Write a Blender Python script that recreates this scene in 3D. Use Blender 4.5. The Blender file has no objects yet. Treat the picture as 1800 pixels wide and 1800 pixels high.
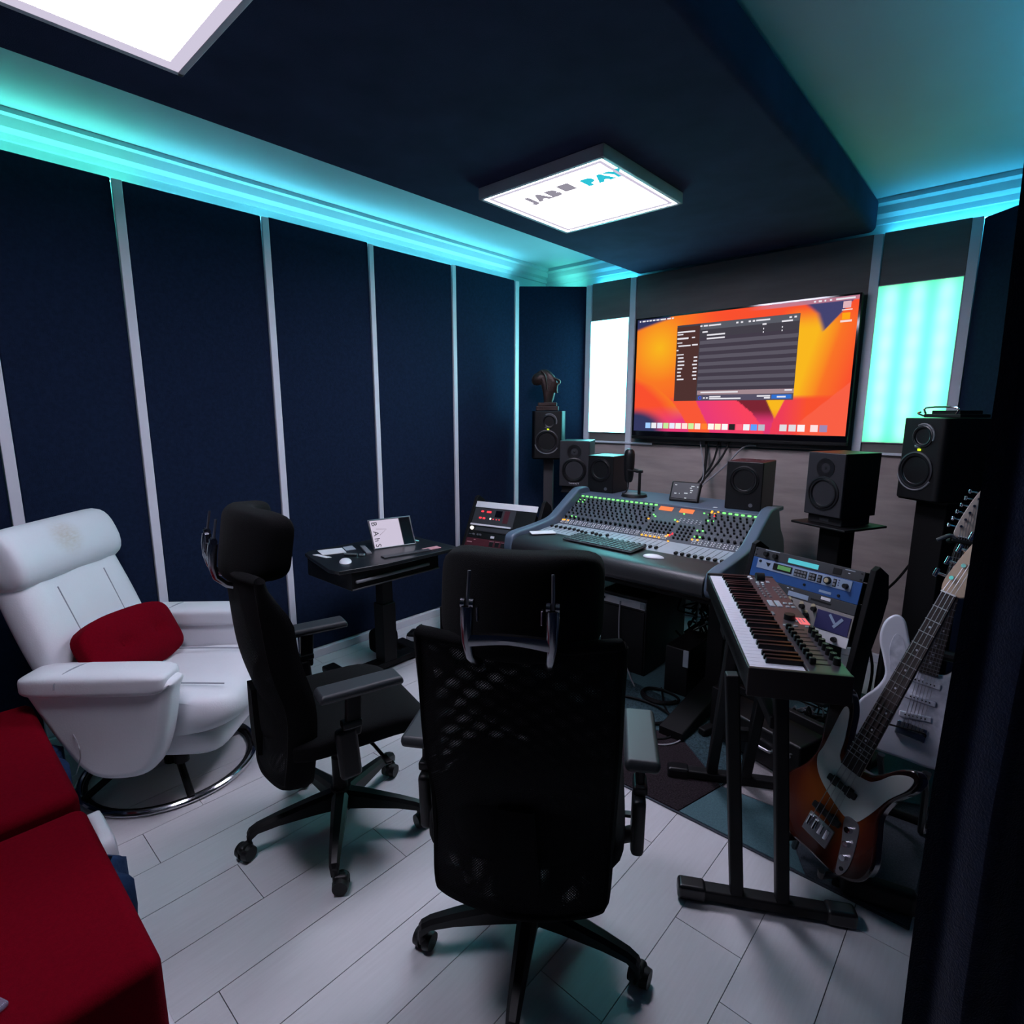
import bpy, bmesh, math, random
from mathutils import Matrix, Vector, Euler
random.seed(7)
S = bpy.context.scene
C = S.collection
PI = math.pi
R = math.radians

# ------------------------------------------------------------------ camera
cam_d = bpy.data.cameras.new('camera'); cam = bpy.data.objects.new('camera', cam_d); C.objects.link(cam)
cam_d.sensor_width = 36.0; cam_d.sensor_fit = 'HORIZONTAL'
cam_d.lens = 989.16 / 1800 * 36.0
cam_d.clip_start = 0.05
_yaw, _pit, _rol = R(42.031), R(10.197), R(0.078)
_f = Vector((-math.sin(_yaw)*math.cos(_pit), math.cos(_yaw)*math.cos(_pit), -math.sin(_pit)))
_r = Vector((math.cos(_yaw), math.sin(_yaw), 0)); _u = _r.cross(_f)
_r2 = _r*math.cos(_rol) + _u*math.sin(_rol); _u2 = -_r*math.sin(_rol) + _u*math.cos(_rol)
cam.matrix_world = Matrix(((_r2.x, _u2.x, -_f.x, 0), (_r2.y, _u2.y, -_f.y, 0), (_r2.z, _u2.z, -_f.z, 1.5), (0, 0, 0, 1)))
S.camera = cam
# ------------------------------------------------------------------ world, exposure
w = bpy.data.worlds.new('world'); S.world = w; w.use_nodes = True
w.node_tree.nodes['Background'].inputs[0].default_value = (0.01, 0.012, 0.02, 1)
w.node_tree.nodes['Background'].inputs[1].default_value = 0.15
S.view_settings.view_transform = 'Standard'; S.view_settings.look = 'None'
S.view_settings.exposure = 0.0; S.view_settings.gamma = 1.0; S.view_settings.use_curve_mapping = False
# light strengths (emission of the real lamps)
L_CEIL = (22.5, 21.3, 26.5)        # the two ceiling panels
L_COVE = (6.5, 37.0, 29.0)       # LED strips hidden on top of the wall panels
L_COVE_M = (6.5, 28.0, 34.0)
L_COVE_B = (2.6, 21.0, 32.0)
L_BOXL = (2.3, 14.0, 16.0)         # lit panel left of the screen
L_BOXR = (0.25, 2.3, 1.0)      # lit panel right of the screen

# ------------------------------------------------------------------ materials
def mat(name, col, rough=0.6, metal=0.0, noise=0.0, scale=20.0, bump=0.0, bscale=200.0, spec=0.5, stretch=None, col2=None, sheen=0.0, coat=0.0):
    m = bpy.data.materials.new(name); m.use_nodes = True
    nt = m.node_tree; b = nt.nodes['Principled BSDF']
    b.inputs['Base Color'].default_value = (*col, 1); b.inputs['Roughness'].default_value = rough
    b.inputs['Metallic'].default_value = metal; b.inputs['Specular IOR Level'].default_value = spec
    if sheen: b.inputs['Sheen Weight'].default_value = sheen; b.inputs['Sheen Roughness'].default_value = 0.5
    if coat: b.inputs['Coat Weight'].default_value = coat; b.inputs['Coat Roughness'].default_value = 0.08
    tc = nt.nodes.new('ShaderNodeTexCoord'); mp = nt.nodes.new('ShaderNodeMapping')
    nt.links.new(tc.outputs['Object'], mp.inputs[0])
    if stretch: mp.inputs['Scale'].default_value = stretch
    if noise or col2:
        n = nt.nodes.new('ShaderNodeTexNoise'); n.inputs['Scale'].default_value = scale; n.inputs['Detail'].default_value = 5
        nt.links.new(mp.outputs[0], n.inputs[0])
        r = nt.nodes.new('ShaderNodeMapRange'); r.inputs['From Min'].default_value = 0.3; r.inputs['From Max'].default_value = 0.7
        nt.links.new(n.outputs[0], r.inputs[0])
        mx = nt.nodes.new('ShaderNodeMix'); mx.data_type = 'RGBA'
        c2 = col2 if col2 else tuple(c*(1-noise) for c in col)
        mx.inputs['A'].default_value = (*col, 1); mx.inputs['B'].default_value = (*c2, 1)
        nt.links.new(r.outputs[0], mx.inputs['Factor']); nt.links.new(mx.outputs['Result'], b.inputs['Base Color'])
    if bump:
        n2 = nt.nodes.new('ShaderNodeTexNoise'); n2.inputs['Scale'].default_value = bscale; n2.inputs['Detail'].default_value = 3
        nt.links.new(mp.outputs[0], n2.inputs[0])
        bp = nt.nodes.new('ShaderNodeBump'); bp.inputs['Strength'].default_value = bump; bp.inputs['Distance'].default_value = 0.01
        nt.links.new(n2.outputs[0], bp.inputs['Height']); nt.links.new(bp.outputs[0], b.inputs['Normal'])
    return m
def emis(name, col, strength=1.0):
    m = bpy.data.materials.new(name); m.use_nodes = True; nt = m.node_tree
    nt.nodes.remove(nt.nodes['Principled BSDF'])
    e = nt.nodes.new('ShaderNodeEmission'); e.inputs[0].default_value = (*col, 1); e.inputs[1].default_value = strength
    nt.links.new(e.outputs[0], nt.nodes['Material Output'].inputs[0])
    return m
def emis_hdr(name, L):
    k = max(L); return emis(name, tuple(c/k for c in L), k)

M = {}
M['floor'] = mat('white oak laminate', (0.58, 0.58, 0.60), 0.42, noise=0.07, scale=9, stretch=(14, 0.9, 1), bump=0.05, bscale=30)
M['subfloor'] = mat('dark subfloor', (0.05, 0.05, 0.055), 0.9)  # dark slab seen through the plank joints
M['navy'] = mat('navy felt', (0.0085, 0.0175, 0.046), 1.0, noise=0.3, scale=60, bump=0.25, bscale=350, spec=0.15)
M['navyc'] = mat('navy felt ceiling', (0.036, 0.046, 0.10), 1.0, noise=0.25, scale=5, bump=0.2, bscale=300, spec=0.1)
M['curtain'] = mat('dark navy velour', (0.006, 0.012, 0.034), 1.0, noise=0.4, scale=80, bump=0.4, bscale=300, spec=0.1, sheen=0.15)
M['wall'] = mat('teal glow tinted plaster', (0.42, 0.66, 0.70), 0.8, noise=0.06, scale=6, bump=0.06, bscale=90)  # white wall; the teal of the LED light is put into its colour
M['ceil'] = mat('teal glow tinted ceiling', (0.43, 0.62, 0.69), 0.75, noise=0.05, scale=3)  # white ceiling, base colour tinted aqua to carry the teal LED spill
M['batten'] = mat('white painted batten', (0.70, 0.71, 0.78), 0.5, noise=0.05, scale=12)
M['plyup'] = mat('darker taupe plywood', (0.175, 0.155, 0.15), 0.8, noise=0.2, scale=4, stretch=(0.8, 1, 5))  # darker taupe tone for the plywood sheets above the ledge
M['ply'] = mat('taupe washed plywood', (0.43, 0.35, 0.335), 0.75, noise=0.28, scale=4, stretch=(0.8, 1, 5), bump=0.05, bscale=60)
M['plydark'] = mat('dark felt wall', (0.045, 0.043, 0.045), 0.95, noise=0.2, scale=30)
M['base'] = mat('white skirting', (0.66, 0.66, 0.7), 0.4)
M['black'] = mat('black plastic', (0.0042, 0.0044, 0.0052), 0.45, bump=0.05, bscale=500, spec=0.35)
M['blackm'] = mat('black powder coated steel', (0.0042, 0.0042, 0.005), 0.55, spec=0.25)
M['fabric'] = mat('black chair fabric', (0.0032, 0.0032, 0.004), 0.95, noise=0.4, scale=250, bump=0.4, bscale=600, spec=0.15, sheen=0.02)
M['armpad'] = mat('soft grey black pad', (0.022, 0.026, 0.03), 0.5, spec=0.5)
M['chrome'] = mat('polished chrome', (0.62, 0.62, 0.66), 0.12, metal=1.0)
M['alu'] = mat('polished aluminium', (0.38, 0.38, 0.41), 0.22, metal=1.0)
M['steel'] = mat('brushed steel', (0.4, 0.4, 0.42), 0.35, metal=1.0)
M['leather'] = mat('white leather', (0.72, 0.73, 0.77), 0.42, noise=0.05, scale=5, bump=0.06, bscale=160, spec=0.45)
M['red'] = mat('crimson wool', (0.15, 0.0008, 0.008), 0.95, noise=0.18, scale=120, bump=0.25, bscale=400, spec=0.04)
M['blue'] = mat('blue cotton', (0.012, 0.05, 0.14), 0.95, noise=0.3, scale=20, bump=0.3, bscale=80)
M['desk'] = mat('black laminate desk', (0.009, 0.012, 0.014), 0.35, noise=0.2, scale=8)
M['white'] = mat('white plastic', (0.72, 0.73, 0.76), 0.35)
M['paper'] = mat('white paper', (0.7, 0.7, 0.72), 0.8, noise=0.05, scale=10)
M['grey'] = mat('mid grey plastic', (0.16, 0.165, 0.18), 0.5)
M['darkgrey'] = mat('dark grey plastic', (0.035, 0.037, 0.042), 0.5)
M['silverstrip'] = mat('brushed light panel', (0.36, 0.41, 0.46), 0.4, metal=0.1, noise=0.08, scale=30)
M['consolebody'] = mat('blue grey console casing', (0.085, 0.122, 0.172), 0.42, noise=0.06, scale=6)
M['consoleface'] = mat('graphite console face', (0.065, 0.073, 0.09), 0.5, noise=0.15, scale=40)
M['pad'] = mat('padded black armrest vinyl', (0.016, 0.017, 0.02), 0.42, bump=0.1, bscale=250)
M['cone'] = mat('speaker cone', (0.012, 0.013, 0.015), 0.4, spec=0.6)
M['rubber'] = mat('rubber surround', (0.006, 0.006, 0.007), 0.3, spec=0.6)
M['baffle'] = mat('satin dark grey baffle', (0.022, 0.022, 0.026), 0.42)
M['screen_blk'] = mat('glossy black screen', (0.004, 0.004, 0.006), 0.08, spec=0.6)
M['maple'] = mat('maple headstock', (0.50, 0.36, 0.24), 0.4, noise=0.12, scale=4, stretch=(9, 1, 1))
M['maplew'] = mat('pale maple headstock', (0.52, 0.44, 0.38), 0.4, noise=0.1, scale=4, stretch=(9, 1, 1))
M['rosewood'] = mat('rosewood fingerboard', (0.03, 0.017, 0.015), 0.62, noise=0.5, scale=6, stretch=(20, 1, 1))
M['guitarwhite'] = mat('gloss white lacquer', (0.62, 0.63, 0.70), 0.15, coat=0.5)
M['pearl'] = mat('white pearl pickguard', (0.66, 0.67, 0.74), 0.2, col2=(0.40, 0.42, 0.50), scale=38, coat=0.3)
M['mint'] = mat('off white pickguard', (0.50, 0.52, 0.50), 0.3)
M['bronze'] = mat('patinated bronze', (0.055, 0.032, 0.028), 0.4, metal=0.5, noise=0.5, scale=25, bump=0.4, bscale=40)
M['teal_rug'] = mat('teal rug pile', (0.10, 0.19, 0.215), 1.0, noise=0.3, scale=220, bump=0.6, bscale=500, spec=0.1)
M['brown_rug'] = mat('aubergine shaggy rug pile', (0.040, 0.030, 0.036), 1.0, noise=0.7, scale=160, bump=0.8, bscale=300, spec=0.1)
M['grey_rug'] = mat('slate rug pile', (0.075, 0.085, 0.105), 1.0, noise=0.4, scale=180, bump=0.6, bscale=400, spec=0.1)
M['speck_rug'] = mat('speckled teal rug pile', (0.06, 0.11, 0.13), 1.0, noise=0.65, scale=120, bump=0.8, bscale=300, spec=0.1)
M['cream_rug'] = mat('cream rug pile', (0.40, 0.37, 0.38), 1.0, noise=0.2, scale=200, bump=0.6, bscale=400, spec=0.1)
M['gearblue'] = mat('blue anodised panel', (0.022, 0.085, 0.27), 0.4, noise=0.1, scale=10)
M['gearsilver'] = mat('silver blue panel', (0.26, 0.34, 0.46), 0.4)
M['gearbeige'] = mat('beige panel', (0.25, 0.23, 0.22), 0.5)
M['gearviolet'] = mat('violet panel', (0.022, 0.022, 0.10), 0.5)
M['gearmaroon'] = mat('maroon panel', (0.075, 0.010, 0.018), 0.45, noise=0.2, scale=20)
M['pinkcard'] = mat('pink card', (0.45, 0.22, 0.24), 0.6)
M['tan'] = mat('tan knob cap', (0.45, 0.38, 0.24), 0.5)
M['keywhite'] = mat('white key plastic', (0.70, 0.70, 0.78), 0.25)
M['keyblack'] = mat('black key plastic', (0.004, 0.004, 0.005), 0.3, spec=0.22)
M['keygrey'] = mat('grey keycaps', (0.05, 0.06, 0.066), 0.5)
M['ctrl'] = mat('dark violet grey control surface', (0.045, 0.038, 0.047), 0.33, spec=0.45)
M['ctrlend'] = mat('dark brown end cheek', (0.013, 0.008, 0.008), 0.4)
M['cable'] = mat('black cable rubber', (0.004, 0.004, 0.005), 0.6, spec=0.2)
M['wcable'] = mat('pale cable', (0.25, 0.25, 0.27), 0.5)
M['amber'] = mat('amber tag', (0.45, 0.24, 0.03), 0.5)
M['clear'] = mat('clear plastic', (0.30, 0.28, 0.40), 0.15); M['clear'].node_tree.nodes['Principled BSDF'].inputs['Alpha'].default_value = 0.45
M['stain'] = mat('leather', (0.66, 0.68, 0.72), 0.42)
M['e_green'] = emis('green lamp', (0.22, 1.0, 0.20), 1.6)
M['e_amber'] = emis('amber lamp', (1.0, 0.42, 0.04), 1.6)
M['e_red'] = emis('red lamp', (1.0, 0.05, 0.07), 1.3)
M['e_white'] = emis('white lamp', (1, 0.98, 0.9), 1.3)
M['e_orange'] = emis('orange display', (1.0, 0.26, 0.10), 1.0)
M['e_lcd'] = emis('green lcd', (0.10, 0.26, 0.10), 0.9)
M['e_cyan'] = emis('cyan display', (0.10, 0.55, 0.65), 0.9)
M['e_pink'] = emis('pink display', (1.0, 0.20, 0.22), 0.9)
M['e_yel'] = emis('yellow standby lamp', (0.65, 0.9, 0.02), 1.3)
M['e_ceil'] = emis_hdr('ceiling light diffuser', tuple(c*1.22 for c in L_CEIL)); M['e_ceil2'] = emis_hdr('ceiling light diffuser near', tuple(c*0.86 for c in L_CEIL))
M['e_cove'] = emis_hdr('teal led strip', L_COVE)
M['e_covem'] = emis_hdr('aqua led strip', L_COVE_M)
M['e_coveb'] = emis_hdr('cyan led strip', L_COVE_B)

# ------------------------------------------------------------------ mesh builder
class MB:
    def __init__(s): s.v = []; s.f = []; s.mi = []; s.cur = 0; s.bv = False
    def add(s, bm, mtx=None):
        n = len(s.v); bm.verts.index_update()
        for v in bm.verts: s.v.append((mtx @ v.co if mtx else v.co)[:])
        flip = mtx is not None and mtx.to_3x3().determinant() < 0
        for f in bm.faces:
            ix = [n+v.index for v in f.verts]
            s.f.append(ix[::-1] if flip else ix); s.mi.append(s.cur)
        bm.free(); return s
    def raw(s, vs, fs):
        n = len(s.v); s.v += [tuple(v) for v in vs]
        for f in fs: s.f.append([n+i for i in f]); s.mi.append(s.cur)
        return s
    def box(s, c, d, bev=0.0, seg=2, rot=None, mtx=None):
        bm = bmesh.new(); bmesh.ops.create_cube(bm, size=1.0)
        for v in bm.verts: v.co = Vector((v.co.x*d[0], v.co.y*d[1], v.co.z*d[2]))
        if bev > 0: s.bv = True; bmesh.ops.bevel(bm, geom=bm.edges[:], offset=min(bev, min(d)*0.49), segments=seg, profile=0.5, affect='EDGES')
        m = Matrix.Translation(c)
        if rot is not None: m = m @ Euler(rot).to_matrix().to_4x4()
        if mtx is not None: m = mtx @ m
        return s.add(bm, m)
    def bx(s, x0, x1, y0, y1, z0, z1, bev=0.0, seg=2):
        return s.box(((x0+x1)/2, (y0+y1)/2, (z0+z1)/2), (abs(x1-x0), abs(y1-y0), abs(z1-z0)), bev, seg)
    def cyl(s, p0, p1, r0, r1=None, seg=20, cap=True):
        p0 = Vector(p0); p1 = Vector(p1); r1 = r0 if r1 is None else r1; d = p1-p0
        bm = bmesh.new(); bmesh.ops.create_cone(bm, cap_ends=cap, segments=seg, radius1=max(r0, 1e-5), radius2=max(r1, 1e-5), depth=d.length)
        q = Vector((0, 0, 1)).rotation_difference(d.normalized()).to_matrix().to_4x4()
        return s.add(bm, Matrix.Translation((p0+p1)/2) @ q)
    def lathe(s, prof, seg=28, mtx=None):          # profile of (r, z) about local Z
        vs = []; fs = []; n = len(prof)
        for i in range(seg):
            a = 2*PI*i/seg
            for r, z in prof: vs.append(Vector((r*math.cos(a), r*math.sin(a), z)))
        for i in range(seg):
            j = (i+1) % seg
            for k in range(n-1):
                fs.append([i*n+k, j*n+k, j*n+k+1, i*n+k+1])
        if mtx is not None: vs = [mtx @ v for v in vs]
        return s.raw(vs, fs)
    def tube(s, pts, r, seg=8, closed=False, rad=None):
        pts = [Vector(p) for p in pts]; n = len(pts); vs = []; fs = []
        up = None
        for i, p in enumerate(pts):
            a = pts[(i-1) % n] if (closed or i > 0) else p
            b = pts[(i+1) % n] if (closed or i < n-1) else p
            t = (b-a).normalized()
            if up is None:
                up = Vector((0, 0, 1)) if abs(t.z) < 0.9 else Vector((1, 0, 0))
            side = t.cross(up).normalized(); up = side.cross(t).normalized()
            rr = rad[i] if rad else r
            for k in range(seg):
                an = 2*PI*k/seg; vs.append(p + (side*math.cos(an)+up*math.sin(an))*rr)
        m = n if closed else n-1
        for i in range(m):
            j = (i+1) % n
            for k in range(seg):
                l = (k+1) % seg
                fs.append([i*seg+k, i*seg+l, j*seg+l, j*seg+k])
        if not closed:
            fs.append(list(range(seg))[::-1]); fs.append([(n-1)*seg+k for k in range(seg)])
        return s.raw(vs, fs)
    def loft(s, rings, cap=True):
        n = len(rings[0]); vs = [v for r in rings for v in r]; fs = []
        for i in range(len(rings)-1):
            for k in range(n):
                l = (k+1) % n; fs.append([i*n+k, i*n+l, (i+1)*n+l, (i+1)*n+k])
        if cap: fs.append(list(range(n))[::-1]); fs.append([(len(rings)-1)*n+k for k in range(n)])
        return s.raw(vs, fs)
    def prism(s, poly, z0, z1, bev=0.0, mtx=None, seg=2):
        bm = bmesh.new(); vs = [bm.verts.new((x, y, z0)) for x, y in poly]; f = bm.faces.new(vs)
        f.normal_update()
        if f.normal.z < 0: f.normal_flip()
        r = bmesh.ops.extrude_face_region(bm, geom=[f])
        for e in r['geom']:
            if isinstance(e, bmesh.types.BMVert): e.co.z = z1
        bmesh.ops.recalc_face_normals(bm, faces=bm.faces[:])
        if bev > 0:
            s.bv = True; ed = [e for e in bm.edges if abs(e.verts[0].co.z-e.verts[1].co.z) < 1e-6]
            bmesh.ops.bevel(bm, geom=ed, offset=bev, segments=seg, profile=0.5, affect='EDGES')
        return s.add(bm, mtx)
    def sphere(s, c, r, seg=16, sc=(1, 1, 1)):
        bm = bmesh.new(); bmesh.ops.create_uvsphere(bm, u_segments=seg, v_segments=max(6, seg//2), radius=1.0)
        return s.add(bm, Matrix.Translation(c) @ Matrix.Diagonal((r*sc[0], r*sc[1], r*sc[2], 1)))
    def cushion(s, c, d, n=14, p=0.5, puff=0.25, rot=None, mtx=None):   # soft box: thick in the middle, pinched rim
        bm = bmesh.new(); bmesh.ops.create_cube(bm, size=2.0)
        bmesh.ops.subdivide_edges(bm, edges=bm.edges[:], cuts=n, use_grid_fill=True)
        for v in bm.verts:
            x, y, z = v.co
            e = 6.0
            k = (abs(x)**e+abs(y)**e+abs(z)**e)**(1/e)
            x, y, z = x/k, y/k, z/k
            t = 1-puff*max(abs(x), abs(y))**2.5
            v.co = Vector((x*d[0]/2, y*d[1]/2, z*d[2]/2*t))
        m = Matrix.Translation(c)
        if rot is not None: m = m @ Euler(rot).to_matrix().to_4x4()
        if mtx is not None: m = mtx @ m
        return s.add(bm, m)
def spline(pts, n=6, closed=True):
    out = []; N = len(pts); P = [Vector((*p, 0)) if len(p) == 2 else Vector(p) for p in pts]
    rng = range(N) if closed else range(N-1)
    for i in rng:
        if closed: a, b, c, d = P[i-1], P[i], P[(i+1) % N], P[(i+2) % N]
        else: a, b, c, d = P[max(i-1, 0)], P[i], P[i+1], P[min(i+2, N-1)]
        for k in range(n):
            t = k/n
            out.append(0.5*((2*b)+(-a+c)*t+(2*a-5*b+4*c-d)*t*t+(-a+3*b-3*c+d)*t**3))
    if not closed: out.append(P[-1])
    return out
def sp2(pts, n=5): return [(v.x, v.y) for v in spline(pts, n)]

def weigh(me):                 # area weighted corner normals, so that bevels do not bend the shading of the flat faces
    fn = [p.normal.copy() for p in me.polygons]; fa = [p.area**2+1e-14 for p in me.polygons]; at = [[] for _ in me.vertices]
    for p in me.polygons:
        for v in p.vertices: at[v].append(p.index)
    out = []
    for p in me.polygons:
        n = fn[p.index]
        for v in p.vertices:
            a = Vector((0, 0, 0))
            for q in at[v]:
                if fn[q].dot(n) > 0.62: a += fn[q]*fa[q]
            out.append(a.normalized() if a.length > 1e-18 else n)
    me.normals_split_custom_set(out)
def obj(name, mb, m, parent=None, smooth=True, label=None, kind=None, ang=35, world=False):
    me = bpy.data.meshes.new(name)
    vs = mb.v
    if world and parent is not None:
        ch = parent.matrix_basis.copy(); q = parent.parent
        while q is not None: ch = q.matrix_basis @ ch; q = q.parent
        iv = ch.inverted(); vs = [(iv @ Vector(v))[:] for v in vs]
    me.from_pydata(vs, [], mb.f); me.update()
    ms = m if isinstance(m, (list, tuple)) else [m]
    for k in ms: me.materials.append(k)
    if len(ms) > 1: me.polygons.foreach_set('material_index', mb.mi)
    if smooth:
        me.shade_smooth(); me.set_sharp_from_angle(angle=R(ang))
        if mb.bv: weigh(me)
    o = bpy.data.objects.new(name, me); C.objects.link(o)
    if parent is not None: o.parent = parent
    if label: o['label'] = label
    if kind: o['kind'] = kind
    return o
def tag(o, label, cat, group=None):
    o['label'] = label; o['category'] = cat
    if group: o['group'] = group
    return o
def thing(name, label, cat, loc=(0, 0, 0), rotz=0.0, group=None, mtx=None):
    o = bpy.data.objects.new(name, None); C.objects.link(o); o.empty_display_size = 0.1
    if mtx is not None: o.matrix_basis = mtx
    else: o.location = loc; o.rotation_euler = (0, 0, rotz)
    if mtx is None: o.matrix_basis = Matrix.Translation(loc) @ Matrix.Rotation(rotz, 4, 'Z')
    return tag(o, label, cat, group)
def struct(name, mb, m, parent=None, **k):
    return obj(name, mb, m, parent, kind='structure' if parent is None else None, **k)
def text_mb(t, size, depth=0.002, mtx=None, align='CENTER', off=0.0):
    cu = bpy.data.curves.new('txt', 'FONT'); cu.body = t; cu.size = size; cu.extrude = depth/2; cu.offset = off; cu.align_x = align; cu.align_y = 'CENTER'; cu.resolution_u = 3
    o = bpy.data.objects.new('txt', cu); C.objects.link(o)
    dg = bpy.context.evaluated_depsgraph_get(); me = bpy.data.meshes.new_from_object(o.evaluated_get(dg))
    mb = MB(); vs = [(mtx @ v.co) if mtx else v.co.copy() for v in me.vertices]
    mb.raw(vs, [list(p.vertices) for p in me.polygons])
    bpy.data.objects.remove(o); bpy.data.curves.remove(cu); bpy.data.meshes.remove(me)
    return mb
def XF(loc, rot=(0, 0, 0)): return Matrix.Translation(loc) @ Euler(rot).to_matrix().to_4x4()
# ------------------------------------------------------------------ room shell
XL, YB, ZC, ZS = -3.09, 3.87, 2.66, 2.48
fl = struct('floor', MB().bx(-3.3, 1.0, -1.4, 4.1, -0.06, -0.006), M['subfloor'], smooth=False)
joint = {-1.0+0.197*1: 1.01, -1.0+0.197*2: 1.41, -1.0-0.197*3: 1.01, -1.0-0.197: 1.05, -1.0: 0.42, -1.0-0.197*2: 0.40}
k = -11
while -1.0+0.197*k < 0.95:
    x0 = -1.0+0.197*k; y = None
    for q in joint:
        if abs(q-x0) < 1e-6: y = joint[q]
    if y is None: y = random.uniform(0, 1.2)
    while y > -1.4: y -= 1.21
    while y < 3.95:
        ya, yb = max(y, -1.35), min(y+1.21, 3.95)
        if yb-ya > 0.02:
            m = MB().bx(x0+0.0012, x0+0.197-0.0012, ya+0.0012, yb-0.0012, -0.012, 0.0)
            obj('floor_plank', m, M['floor'], fl, smooth=False)
        y += 1.21
    k += 1
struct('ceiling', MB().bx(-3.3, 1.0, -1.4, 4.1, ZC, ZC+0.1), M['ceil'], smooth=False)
wl = struct('wall_left', MB().bx(-3.3, -3.17, -1.4, 4.1, 0, ZC), M['wall'], smooth=False)
bat = [(-1.09, -1.05), (-0.43, -0.39), (0.315, 0.355), (0.812, 0.851), (1.470, 1.507), (2.121, 2.154), (2.797, 2.831), (3.457, 3.500)]
edges = [-1.3]+[v for b in bat for v in b]
for i in range(len(bat)):
    a, b = edges[2*i], edges[2*i+1]
    obj('fabric_panel', MB().bx(-3.105, XL, a+0.002, b-0.002, 0.055, 2.5+random.uniform(-0.004, 0.004), 0.012), M['navy'], wl)
    obj('batten', MB().bx(-3.105, XL+0.008, bat[i][0], bat[i][1], 0.055, 2.497, 0.003), M['batten'], wl)
# corner panels set across the two back corners
def diag(name, ax, ay, bx_, by):
    n = Vector((by-ay, -(bx_-ax), 0)).normalized()
    if n.y > 0: n = -n
    q = [(ax, ay), (bx_, by), (bx_-n.x*0.06, by-n.y*0.06), (ax-n.x*0.06, ay-n.y*0.06)]
    return MB().prism(q, 0.05, 2.465, 0.008)
struct('wall_left_corner', diag('a', -3.085, 3.505, -2.695, 3.865), M['navy'])
struct('wall_right_corner', diag('b', -0.275, 3.865, 0.095, 3.505), M['navy'])
wb = struct('wall_back', MB().bx(-3.3, 0.4, 3.96, 4.1, 0, ZC), M['wall'], smooth=False)
for (a, b) in ((-3.15, -2.27), (-2.266, -0.732), (-0.728, 0.2)):
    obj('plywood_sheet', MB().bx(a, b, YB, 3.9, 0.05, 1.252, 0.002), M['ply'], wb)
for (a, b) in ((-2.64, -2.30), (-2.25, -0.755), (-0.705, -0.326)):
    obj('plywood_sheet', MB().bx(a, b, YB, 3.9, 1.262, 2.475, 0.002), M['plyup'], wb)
for (a, b, z0) in ((-2.69, -2.642, 0.9), (-2.298, -2.25, 0.9), (-0.755, -0.708, 1.262), (-0.324, -0.278, 1.262)):
    obj('batten', MB().bx(a, b, YB-0.012, YB+0.02, z0, 2.47, 0.003), M['batten'], wb)
for (a, b) in ((-2.64, -2.06), (-0.83, -0.40)):
    obj('ledge', MB().bx(a, b, YB-0.022, YB+0.02, 1.25, 1.264, 0.002), M['batten'], wb)
struct('wall_right', MB().bx(0.17, 0.4, 1.28, 4.1, 0, ZC), M['wall'], smooth=False)
wr = bpy.data.objects['wall_right']
for a, b in ((1.3, 2.03), (2.05, 2.78), (2.8, 3.5)):
    obj('fabric_panel', MB().bx(0.10, 0.14, a, b, 0.055, 2.5, 0.012), M['navy'], wr)
struct('wall_entrance', MB().bx(0.4, 1.0, 1.28, 1.4, 0, ZC).bx(0.95, 1.0, -1.4, 1.28, 0, ZC), M['navy'], smooth=False)
struct('wall_front', MB().bx(-3.3, 1.0, -1.4, -1.3, 0, ZC), M['navy'], smooth=False)
def skirting(name, x0, x1, y0, y1):
    return struct(name, MB().bx(x0, x1, y0, y1, 0, 0.052, 0.006), M['base'])
skirting('baseboard_left', -3.13, -3.068, -1.3, 3.46)
skirting('baseboard_back', -2.66, -0.30, 3.845, 3.90)
skirting('baseboard_right', 0.08, 0.14, 1.3, 3.48)
# crown mouldings
def crown(name, pts, along):
    mb = MB(); rings = []
    for e in along:
        rings.append([Vector((p[0] if e[0] is None else e[0], p[0] if e[1] is None else e[1], p[1])) for p in pts])
    mb.loft(rings); return mb
pr = [(-3.17, 2.56), (-3.158, 2.562), (-3.15, 2.585), (-3.125, 2.60), (-3.11, 2.635), (-3.085, 2.64), (-3.085, 2.66), (-3.17, 2.66)]
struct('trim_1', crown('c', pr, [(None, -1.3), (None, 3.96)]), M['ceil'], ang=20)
pb = [(3.96, 2.54), (3.945, 2.542), (3.94, 2.57), (3.915, 2.59), (3.90, 2.625), (3.87, 2.635), (3.87, 2.66), (3.96, 2.66)]
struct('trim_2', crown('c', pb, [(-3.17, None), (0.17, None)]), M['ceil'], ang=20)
# dropped ceiling raft covered with dark felt
struct('ceiling_raft', MB().bx(-2.24, -0.745, -1.3, 3.868, ZS, ZC, 0.035, 4), M['navyc'])

# ------------------------------------------------------------------ LED strips (real lamps hidden behind the panel tops)
def led(name, label, x0, x1, y0, y1, z, m, tilt=0):
    o = obj(name, MB().box(((x0+x1)/2, (y0+y1)/2, z), (x1-x0, y1-y0, 0.003), rot=(0, R(tilt), 0)), m, smooth=False); tag(o, label, 'led strip'); return o
led('led_strip', 'green teal LED strip behind the tops of the nearer left wall panels', -3.124, -3.110, -1.25, 0.95, 2.492, M['e_cove'], 38)
led('led_strip', 'blue teal LED strip behind the tops of the farther left wall panels', -3.124, -3.110, 0.96, 3.45, 2.492, M['e_covem'], 38)
led('led_strip', 'short LED strip above the lit panel left of the screen', -2.64, -2.30, 3.925, 3.937, 2.478, M['e_coveb'])
led('led_strip', 'LED strip above the lit panel right of the screen', -0.70, -0.02, 3.925, 3.937, 2.478, M['e_coveb'])
led('led_strip', 'LED strip on top of the right wall panels', 0.148, 0.160, 1.35, 3.45, 2.497, M['e_coveb'])
# spot of the strip that shines into the back left corner
led('led_strip', 'bright end of the LED strip above the left corner panel', -3.0, -2.78, 3.86, 3.872, 2.472, M['e_cove'])

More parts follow.
